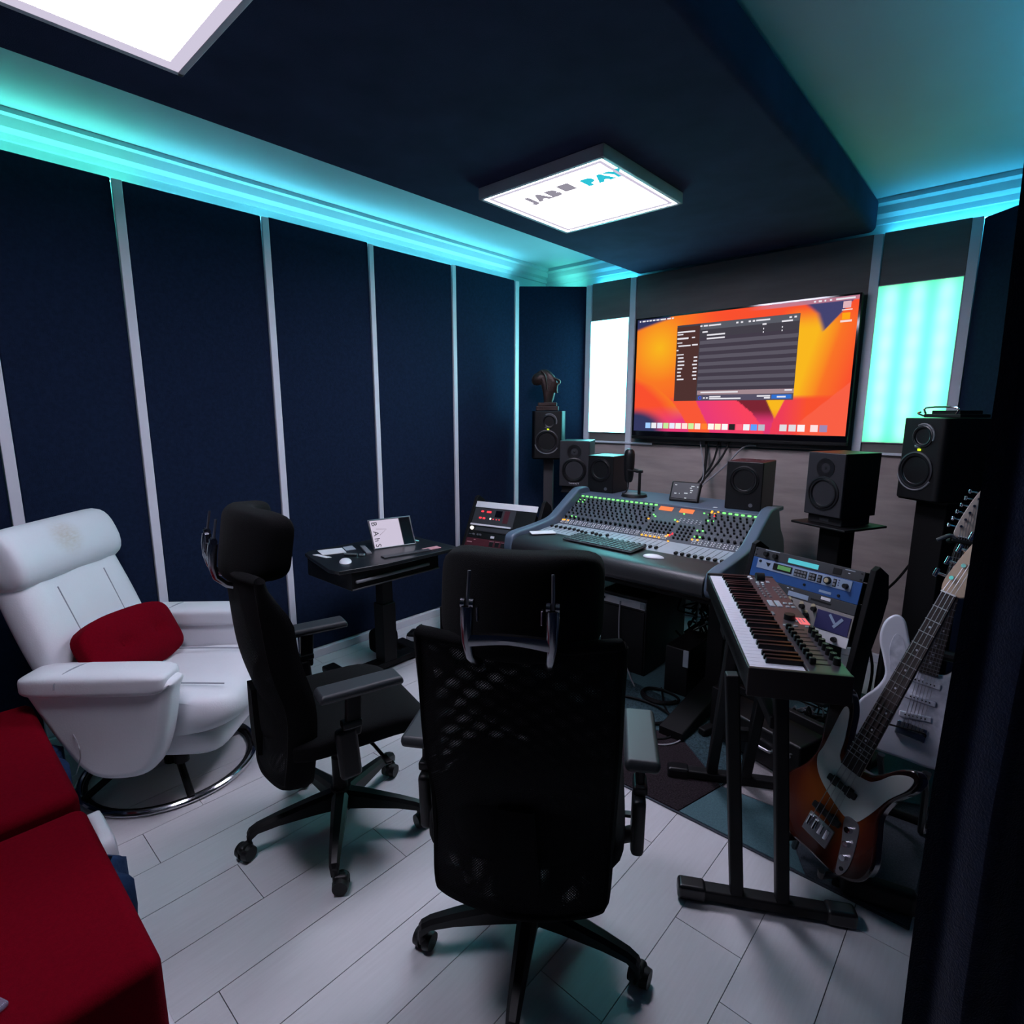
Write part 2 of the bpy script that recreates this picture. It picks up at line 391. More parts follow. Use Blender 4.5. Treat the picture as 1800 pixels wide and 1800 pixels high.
# ------------------------------------------------------------------ lit panels beside the screen
def spots(name, L, nx, nz, amp, hot):
    m = emis_hdr(name, L); nt = m.node_tree; e = nt.nodes['Emission']
    tc = nt.nodes.new('ShaderNodeTexCoord'); sp = nt.nodes.new('ShaderNodeSeparateXYZ'); nt.links.new(tc.outputs['Generated'], sp.inputs[0])
    def mth(op, a, b=None):
        n = nt.nodes.new('ShaderNodeMath'); n.operation = op
        for i, q in enumerate((a, b)):
            if q is None: continue
            if isinstance(q, (int, float)): n.inputs[i].default_value = q
            else: nt.links.new(q, n.inputs[i])
        return n.outputs[0]
    def hump(s, n): return mth('POWER', mth('ABSOLUTE', mth('SINE', mth('MULTIPLY', s, PI*n))), 2.0)
    hx = hump(sp.outputs['X'], nx); hz = hump(sp.outputs['Z'], nz)
    v = mth('ADD', mth('MULTIPLY', hx, 0.8), mth('MULTIPLY', mth('MULTIPLY', hx, hz), 0.2))
    edge = mth('POWER', mth('ABSOLUTE', mth('SINE', mth('MULTIPLY', sp.outputs['Z'], PI))), 0.12)
    mx = nt.nodes.new('ShaderNodeMix'); mx.data_type = 'RGBA'
    mx.inputs['A'].default_value = e.inputs[0].default_value
    mx.inputs['B'].default_value = hot
    nt.links.new(mth('MULTIPLY', v, 0.8), mx.inputs['Factor'])
    nt.links.new(mx.outputs['Result'], e.inputs[0])
    st = mth('MULTIPLY', mth('MULTIPLY', mth('ADD', mth('MULTIPLY', v, amp), 1.0), edge), max(L))
    nt.links.new(st, e.inputs[1])
    return m
for nm, lab, a, b, z0, z1, mm in (('a', 'narrow white teal backlit panel left of the television', -2.642, -2.298, 1.33, 2.195, spots('lit acrylic left', L_BOXL, 2, 7, 0.5, (0.3, 1, 1, 1))),
                                  ('b', 'teal backlit panel right of the television behind the far right speaker', -0.708, -0.324, 1.32, 2.193, spots('lit acrylic right', L_BOXR, 3, 7, 0.15, (0.27, 1, 0.52, 1)))):
    t = thing('backlit_panel', lab, 'light panel', ((a+b)/2, YB-0.004, z0))
    obj('diffuser', MB().bx(a+0.004, b-0.004, YB-0.012, YB-0.004, z0+0.004, z1-0.004), mm, t, smooth=False, world=True)
    f = MB()
    f.bx(a, b, YB-0.014, YB-0.0005, z0, z0+0.004).bx(a, b, YB-0.014, YB-0.0005, z1-0.004, z1).bx(a, a+0.004, YB-0.014, YB-0.0005, z0, z1).bx(b-0.004, b, YB-0.014, YB-0.0005, z0, z1)
    obj('frame', f, M['batten'], t, smooth=False, world=True)

# ------------------------------------------------------------------ ceiling lights
def ceiling_light(label, x0, x1, y0, y1, letters):
    zb = 2.432
    t = thing('ceiling_light', label, 'light', ((x0+x1)/2, (y0+y1)/2, ZS))
    f = MB(); w_ = 0.018
    f.bx(x0, x1, y0, y0+w_, zb, ZS, 0.003).bx(x0, x1, y1-w_, y1, zb, ZS, 0.003).bx(x0, x0+w_, y0, y1, zb, ZS, 0.003).bx(x1-w_, x1, y0, y1, zb, ZS, 0.003)
    obj('frame', f, M['batten'], t, world=True)
    g = MB(); i = 0.034 if letters else 0.014; tw = 0.012 if letters else 0.032
    for q in ((x0+i, x1-i, y0+i, y0+i+tw), (x0+i, x1-i, y1-i-tw, y1-i), (x0+i, x0+i+tw, y0+i, y1-i), (x1-i-tw, x1-i, y0+i, y1-i)):
        g.bx(q[0], q[1], q[2], q[3], zb+0.001, zb+0.006)
    obj('inner_trim', g, M['e_trim'], t, smooth=False, world=True)
    obj('diffuser', MB().bx(x0+w_, x1-w_, y0+w_, y1-w_, zb+0.006, zb+0.012), M['e_ceil' if letters else 'e_ceil2'], t, smooth=False, world=True)
    if letters:
        cx, cy = (x0+x1)/2+0.06, (y0+y1)/2-0.155
        for s, dx, dy, m in (('J', -0.225, 0.0, 'e_lgrey'), ('A', -0.165, 0, 'e_lgrey'), ('B', -0.098, 0, 'e_lgrey'), ('P', 0.09, 0.0, 'e_lcyan'), ('A', 0.157, 0, 'e_lcyan'), ('Y', 0.220, 0, 'e_lcyan')):
            mt = Matrix.Translation((cx+dx, cy+dy, zb+0.003)) @ Matrix.Rotation(PI, 4, 'X')
            obj('letter', text_mb(s, 0.088, 0.002, mt, off=0.008), M[m], t, smooth=False, world=True)
        obj('emblem', MB().box((cx-0.015, cy-0.02, zb+0.003), (0.062, 0.075, 0.002), 0.018), M['e_lgrey'], t, smooth=False, world=True)
    return t
M['e_trim'] = emis('translucent lilac trim', (0.74, 0.68, 0.85), 0.85)  # lilac translucent inset trim, dimmer than the diffuser
M['e_lgrey'] = emis('grey backlit print', (0.30, 0.28, 0.34), 1.0)
M['e_lcyan'] = emis('cyan backlit print', (0.03, 0.55, 0.68), 1.0)
ceiling_light('square ceiling light panel with lettering above the mixing desk side', -1.945, -1.285, 1.93, 2.59, True)
ceiling_light('square ceiling light panel at the top left above the red ottomans', -1.90, -1.26, 0.06, 0.705, False)

# ------------------------------------------------------------------ curtain by the doorway
def curtain():
    mb = MB(); n = 40; rings = []
    path = []
    for i in range(n+1):
        t = i/n; x = -0.033+0.40*t; y = 1.0+0.018*math.sin(t*26)+0.03*t
        path.append((x, y))
    back = [(x, y+0.10) for x, y in path]
    loop = path+back[::-1]
    for j in range(9):
        z = 0.01+(2.47)*j/8
        dx = -0.008*(j/8)+0.004*math.sin(j*1.7)
        rings.append([Vector((x+dx, y, z)) for x, y in loop])
    mb.loft(rings); return mb
tag(obj('curtain', curtain(), M['curtain']), 'dark navy velour curtain at the right edge of the picture', 'curtain')

# ------------------------------------------------------------------ rug
rg = thing('rug', 'patchwork rug of teal, aubergine and slate patches under the mixing desk', 'rug', (-0.9, 2.6, 0))
obj('backing', MB().bx(-1.95, -0.075, 1.825, 3.35, 0.0005, 0.007, 0.003), M['grey_rug'], rg, world=True)
def patch(poly, m, z=0.012):
    obj('rug_patch', MB().prism(poly, 0.006, z, 0.002), M[m], rg, world=True)
patch([(-1.94, 1.832), (-0.802, 1.832), (-0.74, 2.08), (-1.02, 2.30), (-1.3, 2.22), (-1.94, 2.25)], 'brown_rug')
patch([(-0.798, 1.832), (-0.36, 1.832), (-0.52, 2.10), (-0.735, 2.08)], 'teal_rug')
patch([(-0.356, 1.832), (-0.08, 1.832), (-0.08, 2.5), (-0.30, 2.4), (-0.515, 2.105)], 'grey_rug')
patch([(-1.94, 2.255), (-1.3, 2.225), (-1.02, 2.305), (-0.738, 2.085), (-0.70, 2.5), (-1.94, 2.7)], 'speck_rug')
patch([(-0.73, 2.085), (-0.52, 2.105), (-0.42, 2.245), (-0.52, 2.40), (-0.695, 2.42)], 'cream_rug')
patch([(-1.94, 2.705), (-0.70, 2.505), (-0.52, 2.405), (-0.30, 2.41), (-0.08, 2.51), (-0.08, 3.34), (-1.94, 3.34)], 'teal_rug')
# ------------------------------------------------------------------ recliner
YZX = Matrix(((0, 0, 1, 0), (1, 0, 0, 0), (0, 1, 0, 0), (0, 0, 0, 1)))     # polygon (u,v) -> (y,z), extruded along x
def recliner():
    t = thing('recliner_chair', 'white leather recliner armchair on a chrome ring base', 'armchair', (-2.552, 0.652, 0), R(-45.5))
    ring = [(0.325*math.cos(2*PI*i/48), 0.325*math.sin(2*PI*i/48), 0.014) for i in range(48)]
    rb = obj('ring_base', MB().tube(ring, 0.0125, 10, True), M['chrome'], t)
    inner = [(0.302*math.cos(2*PI*i/48), 0.302*math.sin(2*PI*i/48), 0.010) for i in range(48)]
    obj('floor_glide', MB().tube(inner, 0.008, 8, True), M['blackm'], rb)
    s = MB().cyl((0, 0, 0.02), (0, 0, 0.24), 0.03)
    for a in (40, 140, 220, 320):
        s.tube([(0, 0, 0.20), (0.16*math.cos(R(a)), 0.16*math.sin(R(a)), 0.10), (0.318*math.cos(R(a)), 0.318*math.sin(R(a)), 0.020)], 0.014, 8)
    obj('swivel_frame', s, M['blackm'], t)
    # seat cushion: rounded nose, lofted across the width
    prof = spline([(-0.24, 0.35), (-0.20, 0.44), (0.0, 0.445), (0.22, 0.455), (0.345, 0.435), (0.395, 0.375), (0.375, 0.31), (0.26, 0.27), (0.0, 0.26), (-0.22, 0.27)], 4)
    mb = MB(); rings = []
    cx, cz = 0.06, 0.36
    for i in range(17):
        u = -1+2*i/16; x = 0.268*u
        k = (1-abs(u)**5*0.28)
        dz = -0.012*math.exp(-((abs(u)-0.62)/0.05)**2)
        rings.append([Vector((x, cx+(p.x-cx)*k, cz+(p.y-cz)*k+(dz if p.y > 0.4 else 0))) for p in prof])
    mb.loft(rings); obj('seat', mb, M['leather'], t, ang=60)
    # valance under the nose of the seat
    obj('seat_pan', MB().cushion((0, 0.10, 0.245), (0.50, 0.46, 0.13), 10, puff=0.1), M['leather'], t)
    # seams on the seat
    sm = MB()
    for x in (-0.165, 0.165):
        sm.tube([(x, y, 0.4525+0.006*math.sin((y+0.2)*6)) for y in [-0.15+0.03*i for i in range(17)]], 0.0028, 6)
    obj('seam', sm, M['seamgrey'], t)
    # back slab
    mb = MB(); rings = []
    for i in range(13):
        v = i/12; y = -0.175-0.20*v; z = 0.37+0.56*v
        w_ = 0.265+0.02*math.sin(v*PI); th = 0.075
        n = Vector((0, 0.94, 0.34)); ring = []
        for k in range(28):
            a = 2*PI*k/28; ca, sa = math.cos(a), math.sin(a)
            px = w_*math.copysign(abs(ca)**0.45, ca); pn = th*math.copysign(abs(sa)**0.6, sa)
            if sa > 0: pn -= 0.010*math.exp(-((abs(px)-0.13)/0.02)**2)
            ring.append(Vector((px, y, z))+n*pn)
        rings.append(ring)
    mb.loft(rings); bk = obj('backrest', mb, M['leather'], t, ang=60)
    for x in (-0.13, 0.13): obj('seam', MB().tube([(x, -0.175-0.20*v+0.94*0.069, 0.37+0.56*v+0.34*0.069) for v in [0.1+0.07*i for i in range(11)]], 0.0022, 6), M['seamgrey'], bk)
    # head roll
    mb = MB(); rings = []
    for i in range(19):
        u = -1+2*i/18; x = 0.285*math.sin(u*PI/2); k = max(0.05, (1-abs(u)**7*0.5)) if abs(u) < 1 else 0.4
        ring = []
        for q in range(24):
            a = 2*PI*q/24
            ry, rz = 0.078*k, 0.118*k
            pp = Vector((0, ry*math.copysign(abs(math.cos(a))**0.8, math.cos(a)), rz*math.copysign(abs(math.sin(a))**0.8, math.sin(a))))
            ang = R(20); pp = Vector((0, pp.y*math.cos(ang)-pp.z*math.sin(ang), pp.y*math.sin(ang)+pp.z*math.cos(ang)))
            if abs(u) > 0.8: pp *= 1+0.05*math.sin(q*3.1)
            ring.append(Vector((x, -0.355, 0.965))+pp)
        rings.append(ring)
    mb.loft(rings); obj('headrest', mb, M['headleather'], t, ang=60)
    for sx in (1, -1):
        poly = sp2([(-0.245, 0.555), (-0.05, 0.575), (0.232, 0.57), (0.238, 0.50), (0.205, 0.34), (0.15, 0.225), (0.05, 0.19), (-0.06, 0.205), (-0.14, 0.30), (-0.235, 0.49)], 5)
        x0, x1 = (0.275, 0.385) if sx > 0 else (-0.385, -0.275)
        mb = MB().prism(poly, x0, x1, 0.035, YZX, 4)
        a = obj('arm', mb, M['leather'], t)
        obj('arm_pad', MB().cushion((0.33*sx, -0.015, 0.56), (0.15, 0.50, 0.085), 10, puff=0.12), M['leather'], a)
        obj('seam', MB().tube([(0.33*sx+0.079*math.cos(q), -0.10-0.02*math.cos(q), 0.56+0.0445*math.sin(q)**0.7) for q in [PI*i/12 for i in range(13)]], 0.0025, 6), M['seamgrey'], a)
    for x in (-0.17, 0.17): obj('pivot_knob', MB().cyl((x, 0.14, 0.13), (x, 0.14, 0.19), 0.028), M['blackm'], t)
M['seamgrey'] = mat('seam thread', (0.30, 0.31, 0.35), 0.7)
# head roll leather with a worn yellowish stain
hm = mat('white leather with stain', (0.66, 0.68, 0.72), 0.42, spec=0.45); M['headleather'] = hm
nt = hm.node_tree; tc = nt.nodes.new('ShaderNodeTexCoord'); vm = nt.nodes.new('ShaderNodeVectorMath'); vm.operation = 'DISTANCE'
nt.links.new(tc.outputs['Object'], vm.inputs[0]); vm.inputs[1].default_value = (0.02, -0.28, 1.02)
mr = nt.nodes.new('ShaderNodeMapRange'); mr.inputs['From Min'].default_value = 0.10; mr.inputs['From Max'].default_value = 0.02; mr.interpolation_type = 'SMOOTHSTEP'
nt.links.new(vm.outputs['Value'], mr.inputs[0])
nz = nt.nodes.new('ShaderNodeTexNoise'); nz.inputs['Scale'].default_value = 30
mm_ = nt.nodes.new('ShaderNodeMath'); mm_.operation = 'MULTIPLY'; nt.links.new(mr.outputs[0], mm_.inputs[0]); nt.links.new(nz.outputs[0], mm_.inputs[1])
mx = nt.nodes.new('ShaderNodeMix'); mx.data_type = 'RGBA'; mx.inputs['A'].default_value = (0.66, 0.68, 0.72, 1); mx.inputs['B'].default_value = (0.50, 0.42, 0.34, 1)
nt.links.new(mm_.outputs[0], mx.inputs['Factor']); nt.links.new(mx.outputs['Result'], nt.nodes['Principled BSDF'].inputs['Base Color'])
recliner()
# red scatter cushion leaning in the recliner
cm = Matrix.Translation((-2.605, 0.575, 0.575)) @ Matrix.Rotation(R(-46), 4, 'Z') @ Matrix.Rotation(R(27), 4, 'X') @ Matrix.Rotation(R(-6), 4, 'Y')
ct = thing('scatter_cushion', 'crimson buttoned cushion lying on the white recliner', 'cushion', mtx=cm)
mb = MB().cushion((0, 0, 0), (0.52, 0.12, 0.27), 12)
vs = []
for x, y, z in mb.v:
    k = 1-0.45*max(abs(x)/0.26, abs(z)/0.135)**3
    yy = y*k
    for bx0 in (-0.10, 0.10): yy *= 1-0.45*math.exp(-(((x-bx0)**2+z*z)/0.0006))
    vs.append((x, yy, z))
mb.v = vs; obj('cover', mb, M['red'], ct, ang=70)
for bx0 in (-0.10, 0.10): obj('button', MB().sphere((bx0, 0.034, 0), 0.011, 12, (1, 0.5, 1)), M['red'], ct)

# ------------------------------------------------------------------ sofa and red ottoman blocks
t = thing('sofa', 'low white leather sofa under the red ottoman blocks', 'sofa', (-1.85, -0.35, 0))
obj('base', MB().bx(-2.60, -1.09, -0.85, 0.262, 0.045, 0.205, 0.035, 4), M['leather'], t, world=True)
for x in (-2.55, -1.13):
    for y in (-0.78, 0.17): obj('foot', MB().cyl((x, y, 0.001), (x, y, 0.05), 0.022, 0.028), M['blackm'], t, world=True)
obj('backrest', MB().box((-1.85, -0.86, 0.40), (1.56, 0.16, 0.62), 0.05, 4), M['leather'], t, world=True)
def block(label, x0, x1, z1):
    tag(obj('red_ottoman_block', MB().bx(x0, x1, -0.72, 0.235, 0.206, z1, 0.03, 5), M['red'], ang=50), label, 'ottoman')
block('crimson felt block beside the white recliner, the farther of two on the sofa', -2.56, -1.815, 0.462)
block('crimson felt block at the bottom left corner, the nearer of two on the sofa', -1.775, -1.125, 0.452)
for lab, x0, x1, yy in (('blue cotton throw hanging below the farther red block', -2.52, -2.34, 0.262), ('blue cotton throw sticking out below the nearer red block', -1.74, -1.60, 0.266)):
    mb = MB(); rings = []
    for i in range(13):
        x = x0+(x1-x0)*i/12; o = 0.010*math.sin(i*1.3); k = math.sin(PI*(i+0.6)/13.2)**0.4
        rings.append([Vector((x, yy+o-0.012, 0.33-0.1*(1-k))), Vector((x, yy+0.012+o*1.5, 0.31-0.1*(1-k))), Vector((x, yy+0.018+o, 0.20)), Vector((x, yy+0.012-o, 0.07+0.01*math.sin(i*2.1))), Vector((x, yy-0.018, 0.07)), Vector((x, yy-0.018, 0.26))])
    mb.loft(rings); tag(obj('blue_throw', mb, M['blue'], ang=60), lab, 'throw')
mb = MB().cushion((-1.96, 0.288, 0.15), (0.22, 0.05, 0.22), 8, puff=0.15); tag(obj('white_bolster', mb, M['leather']), 'white leather bolster standing on the floor between the two blue throws', 'bolster')
tag(obj('plastic_pouch', MB().box((-1.245, -0.055, 0.4585), (0.10, 0.12, 0.012), 0.005, 2, (0, 0, R(24))), M['clear']), 'clear plastic pouch lying on the nearer red block', 'pouch')
pts = spline([(-2.412, 0.31, 0.375), (-2.304, 0.31, 0.38), (-2.262, 0.31, 0.351), (-2.303, 0.31, 0.294), (-2.38, 0.305, 0.215)], 6, False)
t = thing('charging_cable', 'thin white charging cable hanging beside the recliner arm', 'cable', (-2.12, 0.33, 0.4))
obj('wire', MB().tube(pts, 0.0022, 6), M['wcable'], t, world=True)
obj('plug', MB().box((-2.43, 0.305, 0.385), (0.016, 0.012, 0.036), 0.004, 2, (0, R(60), 0)), M["white"], t, world=True)

# ------------------------------------------------------------------ office chairs
def mesh_mat(name, sc):
    m = bpy.data.materials.new(name); m.use_nodes = True; nt = m.node_tree; b = nt.nodes['Principled BSDF']
    b.inputs['Base Color'].default_value = (0.005, 0.005, 0.006, 1); b.inputs['Roughness'].default_value = 0.9; b.inputs['Specular IOR Level'].default_value = 0.2
    tc = nt.nodes.new('ShaderNodeTexCoord'); sp = nt.nodes.new('ShaderNodeSeparateXYZ'); nt.links.new(tc.outputs['Object'], sp.inputs[0])
    def mth(op, a, bb=None):
        n = nt.nodes.new('ShaderNodeMath'); n.operation = op
        for i, q in enumerate((a, bb)):
            if q is None: continue
            if isinstance(q, (int, float)): n.inputs[i].default_value = q
            else: nt.links.new(q, n.inputs[i])
        return n.outputs[0]
    hx = mth('SINE', mth('MULTIPLY', sp.outputs['X'], 2*PI/sc)); hz = mth('SINE', mth('MULTIPLY', sp.outputs['Z'], 2*PI/sc))
    hole = mth('GREATER_THAN', mth('MULTIPLY', hx, hz), 0.46)
    tr = nt.nodes.new('ShaderNodeBsdfTransparent'); mix = nt.nodes.new('ShaderNodeMixShader')
    nt.links.new(mth('MULTIPLY', hole, 0.42), mix.inputs[0]); nt.links.new(b.outputs[0], mix.inputs[1]); nt.links.new(tr.outputs[0], mix.inputs[2])
    nt.links.new(mix.outputs[0], nt.nodes['Material Output'].inputs[0]); return m
M['mesh1'] = mesh_mat('chair mesh front', 0.0062); M['mesh2'] = mesh_mat('chair mesh rear', 0.0066)
def back_y(x, z):
    v = (z-0.36)/0.66
    return -0.255-0.045*v+0.035*math.exp(-((z-0.56)/0.14)**2)+0.055*(abs(x)/0.23)**2.2
def back_w(z):
    v = (z-0.36)/0.66
    return 0.204+0.012*max(0, min(1, v*2.0))+0.003*v
def office_chair(label, loc, rotz, legang):
    t = thing('office_chair', label, 'office chair', loc, rotz, 'black mesh office chairs')
    obj('hub', MB().cyl((0, 0, 0.07), (0, 0, 0.15), 0.042, 0.036), M['black'], t)
    for k in range(5):
        a = R(legang+72*k); d = Vector((math.cos(a), math.sin(a), 0)); p = Vector((-d.y, d.x, 0)); rings = []
        for u, wd, zt, zb in ((0.02, 0.030, 0.145, 0.075), (0.10, 0.027, 0.138, 0.082), (0.22, 0.021, 0.122, 0.085), (0.285, 0.018, 0.11, 0.080), (0.310, 0.016, 0.098, 0.062), (0.318, 0.012, 0.085, 0.055)):
            q = d*u
            rings.append([q+p*wd*0.5+Vector((0, 0, zt)), q+p*wd+Vector((0, 0, zt-0.010)), q+p*wd*0.85+Vector((0, 0, zb)), q-p*wd*0.85+Vector((0, 0, zb)), q-p*wd+Vector((0, 0, zt-0.010)), q-p*wd*0.5+Vector((0, 0, zt))])
        lg = obj('leg', MB().loft(rings), M['black'], t, ang=30)
        c = d*0.312; ca = a+R(35+50*k); h = Vector((math.cos(ca), math.sin(ca), 0)); ax = Vector((-h.y, h.x, 0))
        cc = c+h*0.018+Vector((0, 0, 0.0275))
        cb = MB()
        for s_ in (-1, 1):
            cb.cyl(cc+ax*0.006*s_, cc+ax*0.027*s_, 0.0275, 0.024, 20)
        cb.cyl(c+Vector((0, 0, 0.03)), c+Vector((0, 0, 0.075)), 0.008)
        cb.box(cc+Vector((0, 0, 0.014)), (0.05, 0.03, 0.034), 0.012, 3, (0, 0, ca))
        obj('caster', cb, M['black'], lg)
    obj('gas_lift', MB().cyl((0, 0, 0.15), (0, 0, 0.27), 0.027).cyl((0, 0, 0.27), (0, 0, 0.38), 0.016), M['blackm'], t)
    obj('tilt_mechanism', MB().box((0, -0.02, 0.395), (0.19, 0.26, 0.05), 0.012).box((0, -0.17, 0.385), (0.09, 0.14, 0.035), 0.01), M['black'], t)
    lv = MB().tube([(0.08, 0.05, 0.39), (0.18, 0.07, 0.385), (0.25, 0.08, 0.375)], 0.006, 8).box((0.265, 0.082, 0.374), (0.05, 0.022, 0.01), 0.004)
    obj('lever', lv, M['black'], t)
    prof = []
    mb = MB().cushion((0, 0.03, 0.462), (0.50, 0.50, 0.085), 12, puff=0.12)
    mb.v = [(x, y, z-0.05*max(0, (y-0.12)/0.16)**2-0.008*math.exp(-(x*x+(y+0.02)**2)/0.02)) for x, y, z in mb.v]
    obj('seat', mb, M['fabric'], t, ang=60)
    obj('seat_shell', MB().box((0, 0.0, 0.424), (0.40, 0.38, 0.02), 0.008), M['black'], t)
    for s_ in (-1, 1):
        ar = obj('armrest', MB().tube([(0.13*s_, -0.03, 0.405), (0.22*s_, -0.04, 0.395), (0.275*s_, -0.045, 0.42)], 0.02, 8).box((0.283*s_, -0.045, 0.455), (0.034, 0.068, 0.17), 0.014, 3, (R(4), 0, 0)).box((0.285*s_, -0.025, 0.585), (0.024, 0.05, 0.15), 0.008, 2, (R(-3), 0, 0)).box((0.285*s_, -0.032, 0.552), (0.036, 0.062, 0.025), 0.006), M['black'], t)
        pb = MB().box((0.283*s_, 0.0, 0.672), (0.085, 0.262, 0.028), 0.013, 4)
        pb.v = [(x, y, z-0.012*max(0, (abs(y)-0.08)/0.05)**2) for x, y, z in pb.v]
        obj('arm_pad', pb, M['armpad'], ar, ang=50)
        obj('pad_base', MB().box((0.283*s_, 0.0, 0.655), (0.07, 0.22, 0.014), 0.005), M['black'], ar)
    # back frame: flattened tube round a rounded trapezoid that wraps forward at its sides
    loop = []
    out = [(-1, 1.012), (-0.97, 1.022), (-0.5, 1.023), (0, 1.024), (0.5, 1.023), (0.97, 1.022), (1, 1.012), (1, 0.9), (1, 0.75), (1, 0.6), (1, 0.47), (1, 0.38), (0.985, 0.355), (0.93, 0.346), (0.72, 0.342), (0.3, 0.337), (0, 0.335), (-0.3, 0.337), (-0.72, 0.342), (-0.93, 0.346), (-0.985, 0.355), (-1, 0.38), (-1, 0.47), (-1, 0.6), (-1, 0.75), (-1, 0.9)]
    for u, z in out:
        x = u*back_w(z); loop.append((x, back_y(x, z), z))
    lp = spline(loop, 4)
    fb = MB(); n = len(lp); vs = []; fs = []
    cen = Vector((0, -0.25, 0.68))
    for i, p in enumerate(lp):
        tg = (lp[(i+1) % n]-lp[i-1]).normalized(); nrm = Vector((0, 1, 0)); side = tg.cross(nrm).normalized(); nrm = side.cross(tg).normalized()
        for q in range(10):
            a = 2*PI*q/10; dp = 0.016+0.030*min(1, (abs(p.x)/0.19)**4)*max(0, min(1, (1.0-p.z)/0.12))
            vs.append(p+side*math.cos(a)*0.014+nrm*(math.sin(a)*dp+dp-0.016))
    for i in range(n):
        j = (i+1) % n
        for q in range(10):
            l = (q+1) % 10; fs.append([i*10+q, i*10+l, j*10+l, j*10+q])
    fb.raw(vs, fs); bf = obj('back_frame', fb, M['fabric'], t, ang=50)
    for nm, off, mm in (('mesh_front', 0.014, 'mesh1'), ('mesh_rear', -0.010, 'mesh2')):
        vs = []; fs = []; nx, nz = 16, 22
        for j in range(nz+1):
            z = 0.345+0.67*j/nz
            for i in range(nx+1):
                x = (-1+2*i/nx)*back_w(z)*0.985
                bow = 0.020*math.cos(PI*x/0.48)*math.sin(PI*j/nz)
                vs.append((x, back_y(x, z)+off+(bow if off > 0 else -bow*0.3), z))
        for j in range(nz):
            for i in range(nx): fs.append([j*(nx+1)+i, j*(nx+1)+i+1, (j+1)*(nx+1)+i+1, (j+1)*(nx+1)+i])
        obj(nm, MB().raw(vs, fs), M[mm], bf)
    sp_ = MB()
    sp_.loft([[Vector((x, y+dy, z)) for x, dy in ((-w_, -0.01), (w_, -0.01), (w_, 0.016), (-w_, 0.016))] for w_, y, z in ((0.05, -0.20, 0.385), (0.055, -0.262, 0.40), (0.05, -0.264, 0.50), (0.04, -0.264, 0.62))])
    obj('spine', sp_, M['fabric'], t)
    lb = MB().cushion((0, -0.243, 0.555), (0.36, 0.035, 0.20), 8, puff=0.3)
    lb.v = [(x, y+0.05*(abs(x)/0.18)**2.2, z) for x, y, z in lb.v]
    obj('lumbar_support', lb, M['fabric'], t, ang=60)
    hd = MB().cushion((0, 0, 0), (0.36, 0.105, 0.225), 12, puff=0.10)
    hd.v = [(x, y-0.268+0.075*(abs(x)/0.165)**2.2+0.012*math.sin(z*14), z+1.100) for x, y, z in hd.v]
    hr = obj('headrest', hd, M['fabric'], t, ang=60)
    bo = None
    for s_ in (-1, 1):
        x = 0.085*s_; br = MB()
        br.tube([(x-0.012*s_, -0.285, 0.945), (x-0.01*s_, -0.318, 0.957), (x-0.004*s_, -0.345, 0.985), (x, -0.352, 1.02), (x, -0.350, 1.06), (x, -0.345, 1.088)], 0.011, 10, rad=[0.010, 0.009, 0.0095, 0.011, 0.0135, 0.0135])
        for e in (-1, 1): br.cyl((x+0.009*e-0.004, -0.344, 1.095), (x+0.009*e+0.004, -0.344, 1.095), 0.010)
        br.box((x-0.012*s_, -0.293, 0.942), (0.022, 0.012, 0.020), 0.004)
        br.box((x-0.021*s_, -0.346, 1.075), (0.005, 0.014, 0.030), 0.002)
        br.v = [(a, b, c+0.032) for a, b, c in br.v]
        q_ = obj('headrest_bracket', br, M['alu'], t); bo = bo or q_
    bb = MB(); rings = []
    for i in range(9):
        u = -1+2*i/8; x = 0.080*u; z = 1.022+0.006*math.cos(u*PI/2); hh = 0.009+0.003*abs(u)
        rings.append([Vector((x, -0.347, z-hh)), Vector((x, -0.359, z-hh)), Vector((x, -0.362, z)), Vector((x, -0.359, z+hh)), Vector((x, -0.347, z+hh))])
    bb.loft(rings); bb.v = [(a, b, c+0.032) for a, b, c in bb.v]; obj('crossbar', bb, M['alu'], bo)
    for s_ in (-1, 1): obj('slide_rod', MB().cyl((0.085*s_, -0.344, 1.122), (0.083*s_, -0.332, 1.190), 0.0036), M['steel'], bo)
    return t
office_chair('black mesh office chair seen from behind in front of the mixing desk', (-0.886, 1.066, 0), R(32), -90)
office_chair('black mesh office chair seen from its side next to the white recliner', (-1.703, 0.955, 0), R(-14.5), -93)

# ------------------------------------------------------------------ small height adjustable desk by the left wall
t = thing('side_desk', 'small black height adjustable desk with drawer against the left wall', 'desk', (-2.66, 1.84, 0))
poly = [(-2.81, 1.47), (-2.78, 1.43), (-2.40, 1.35), (-2.335, 1.365), (-2.29, 1.60), (-2.275, 2.05), (-2.30, 2.085), (-2.80, 2.085)]
obj('desktop', MB().prism(poly, 0.728, 0.748, 0.004), M['desk'], t, world=True)
dr = obj('drawer', MB().bx(-2.76, -2.335, 1.43, 1.98, 0.632, 0.727, 0.004), M['black'], t, world=True)
obj('drawer_handle', MB().bx(-2.336, -2.322, 1.45, 1.91, 0.668, 0.684, 0.006, 3), M['grey'], dr, world=True)
obj('drawer_lip', MB().bx(-2.336, -2.326, 1.43, 1.98, 0.636, 0.642, 0.002), M['darkgrey'], dr, world=True)
obj('column', MB().bx(-2.70, -2.61, 1.79, 1.88, 0.05, 0.40, 0.004).bx(-2.69, -2.62, 1.80, 1.87, 0.40, 0.632, 0.003), M['blackm'], t, world=True)
b = obj('foot', MB().bx(-2.85, -2.32, 1.52, 1.60, 0.014, 0.05, 0.01).bx(-2.85, -2.32, 2.02, 2.10, 0.012, 0.05, 0.01).bx(-2.70, -2.61, 1.60, 2.02, 0.016, 0.05, 0.004), M['blackm'], t, world=True)
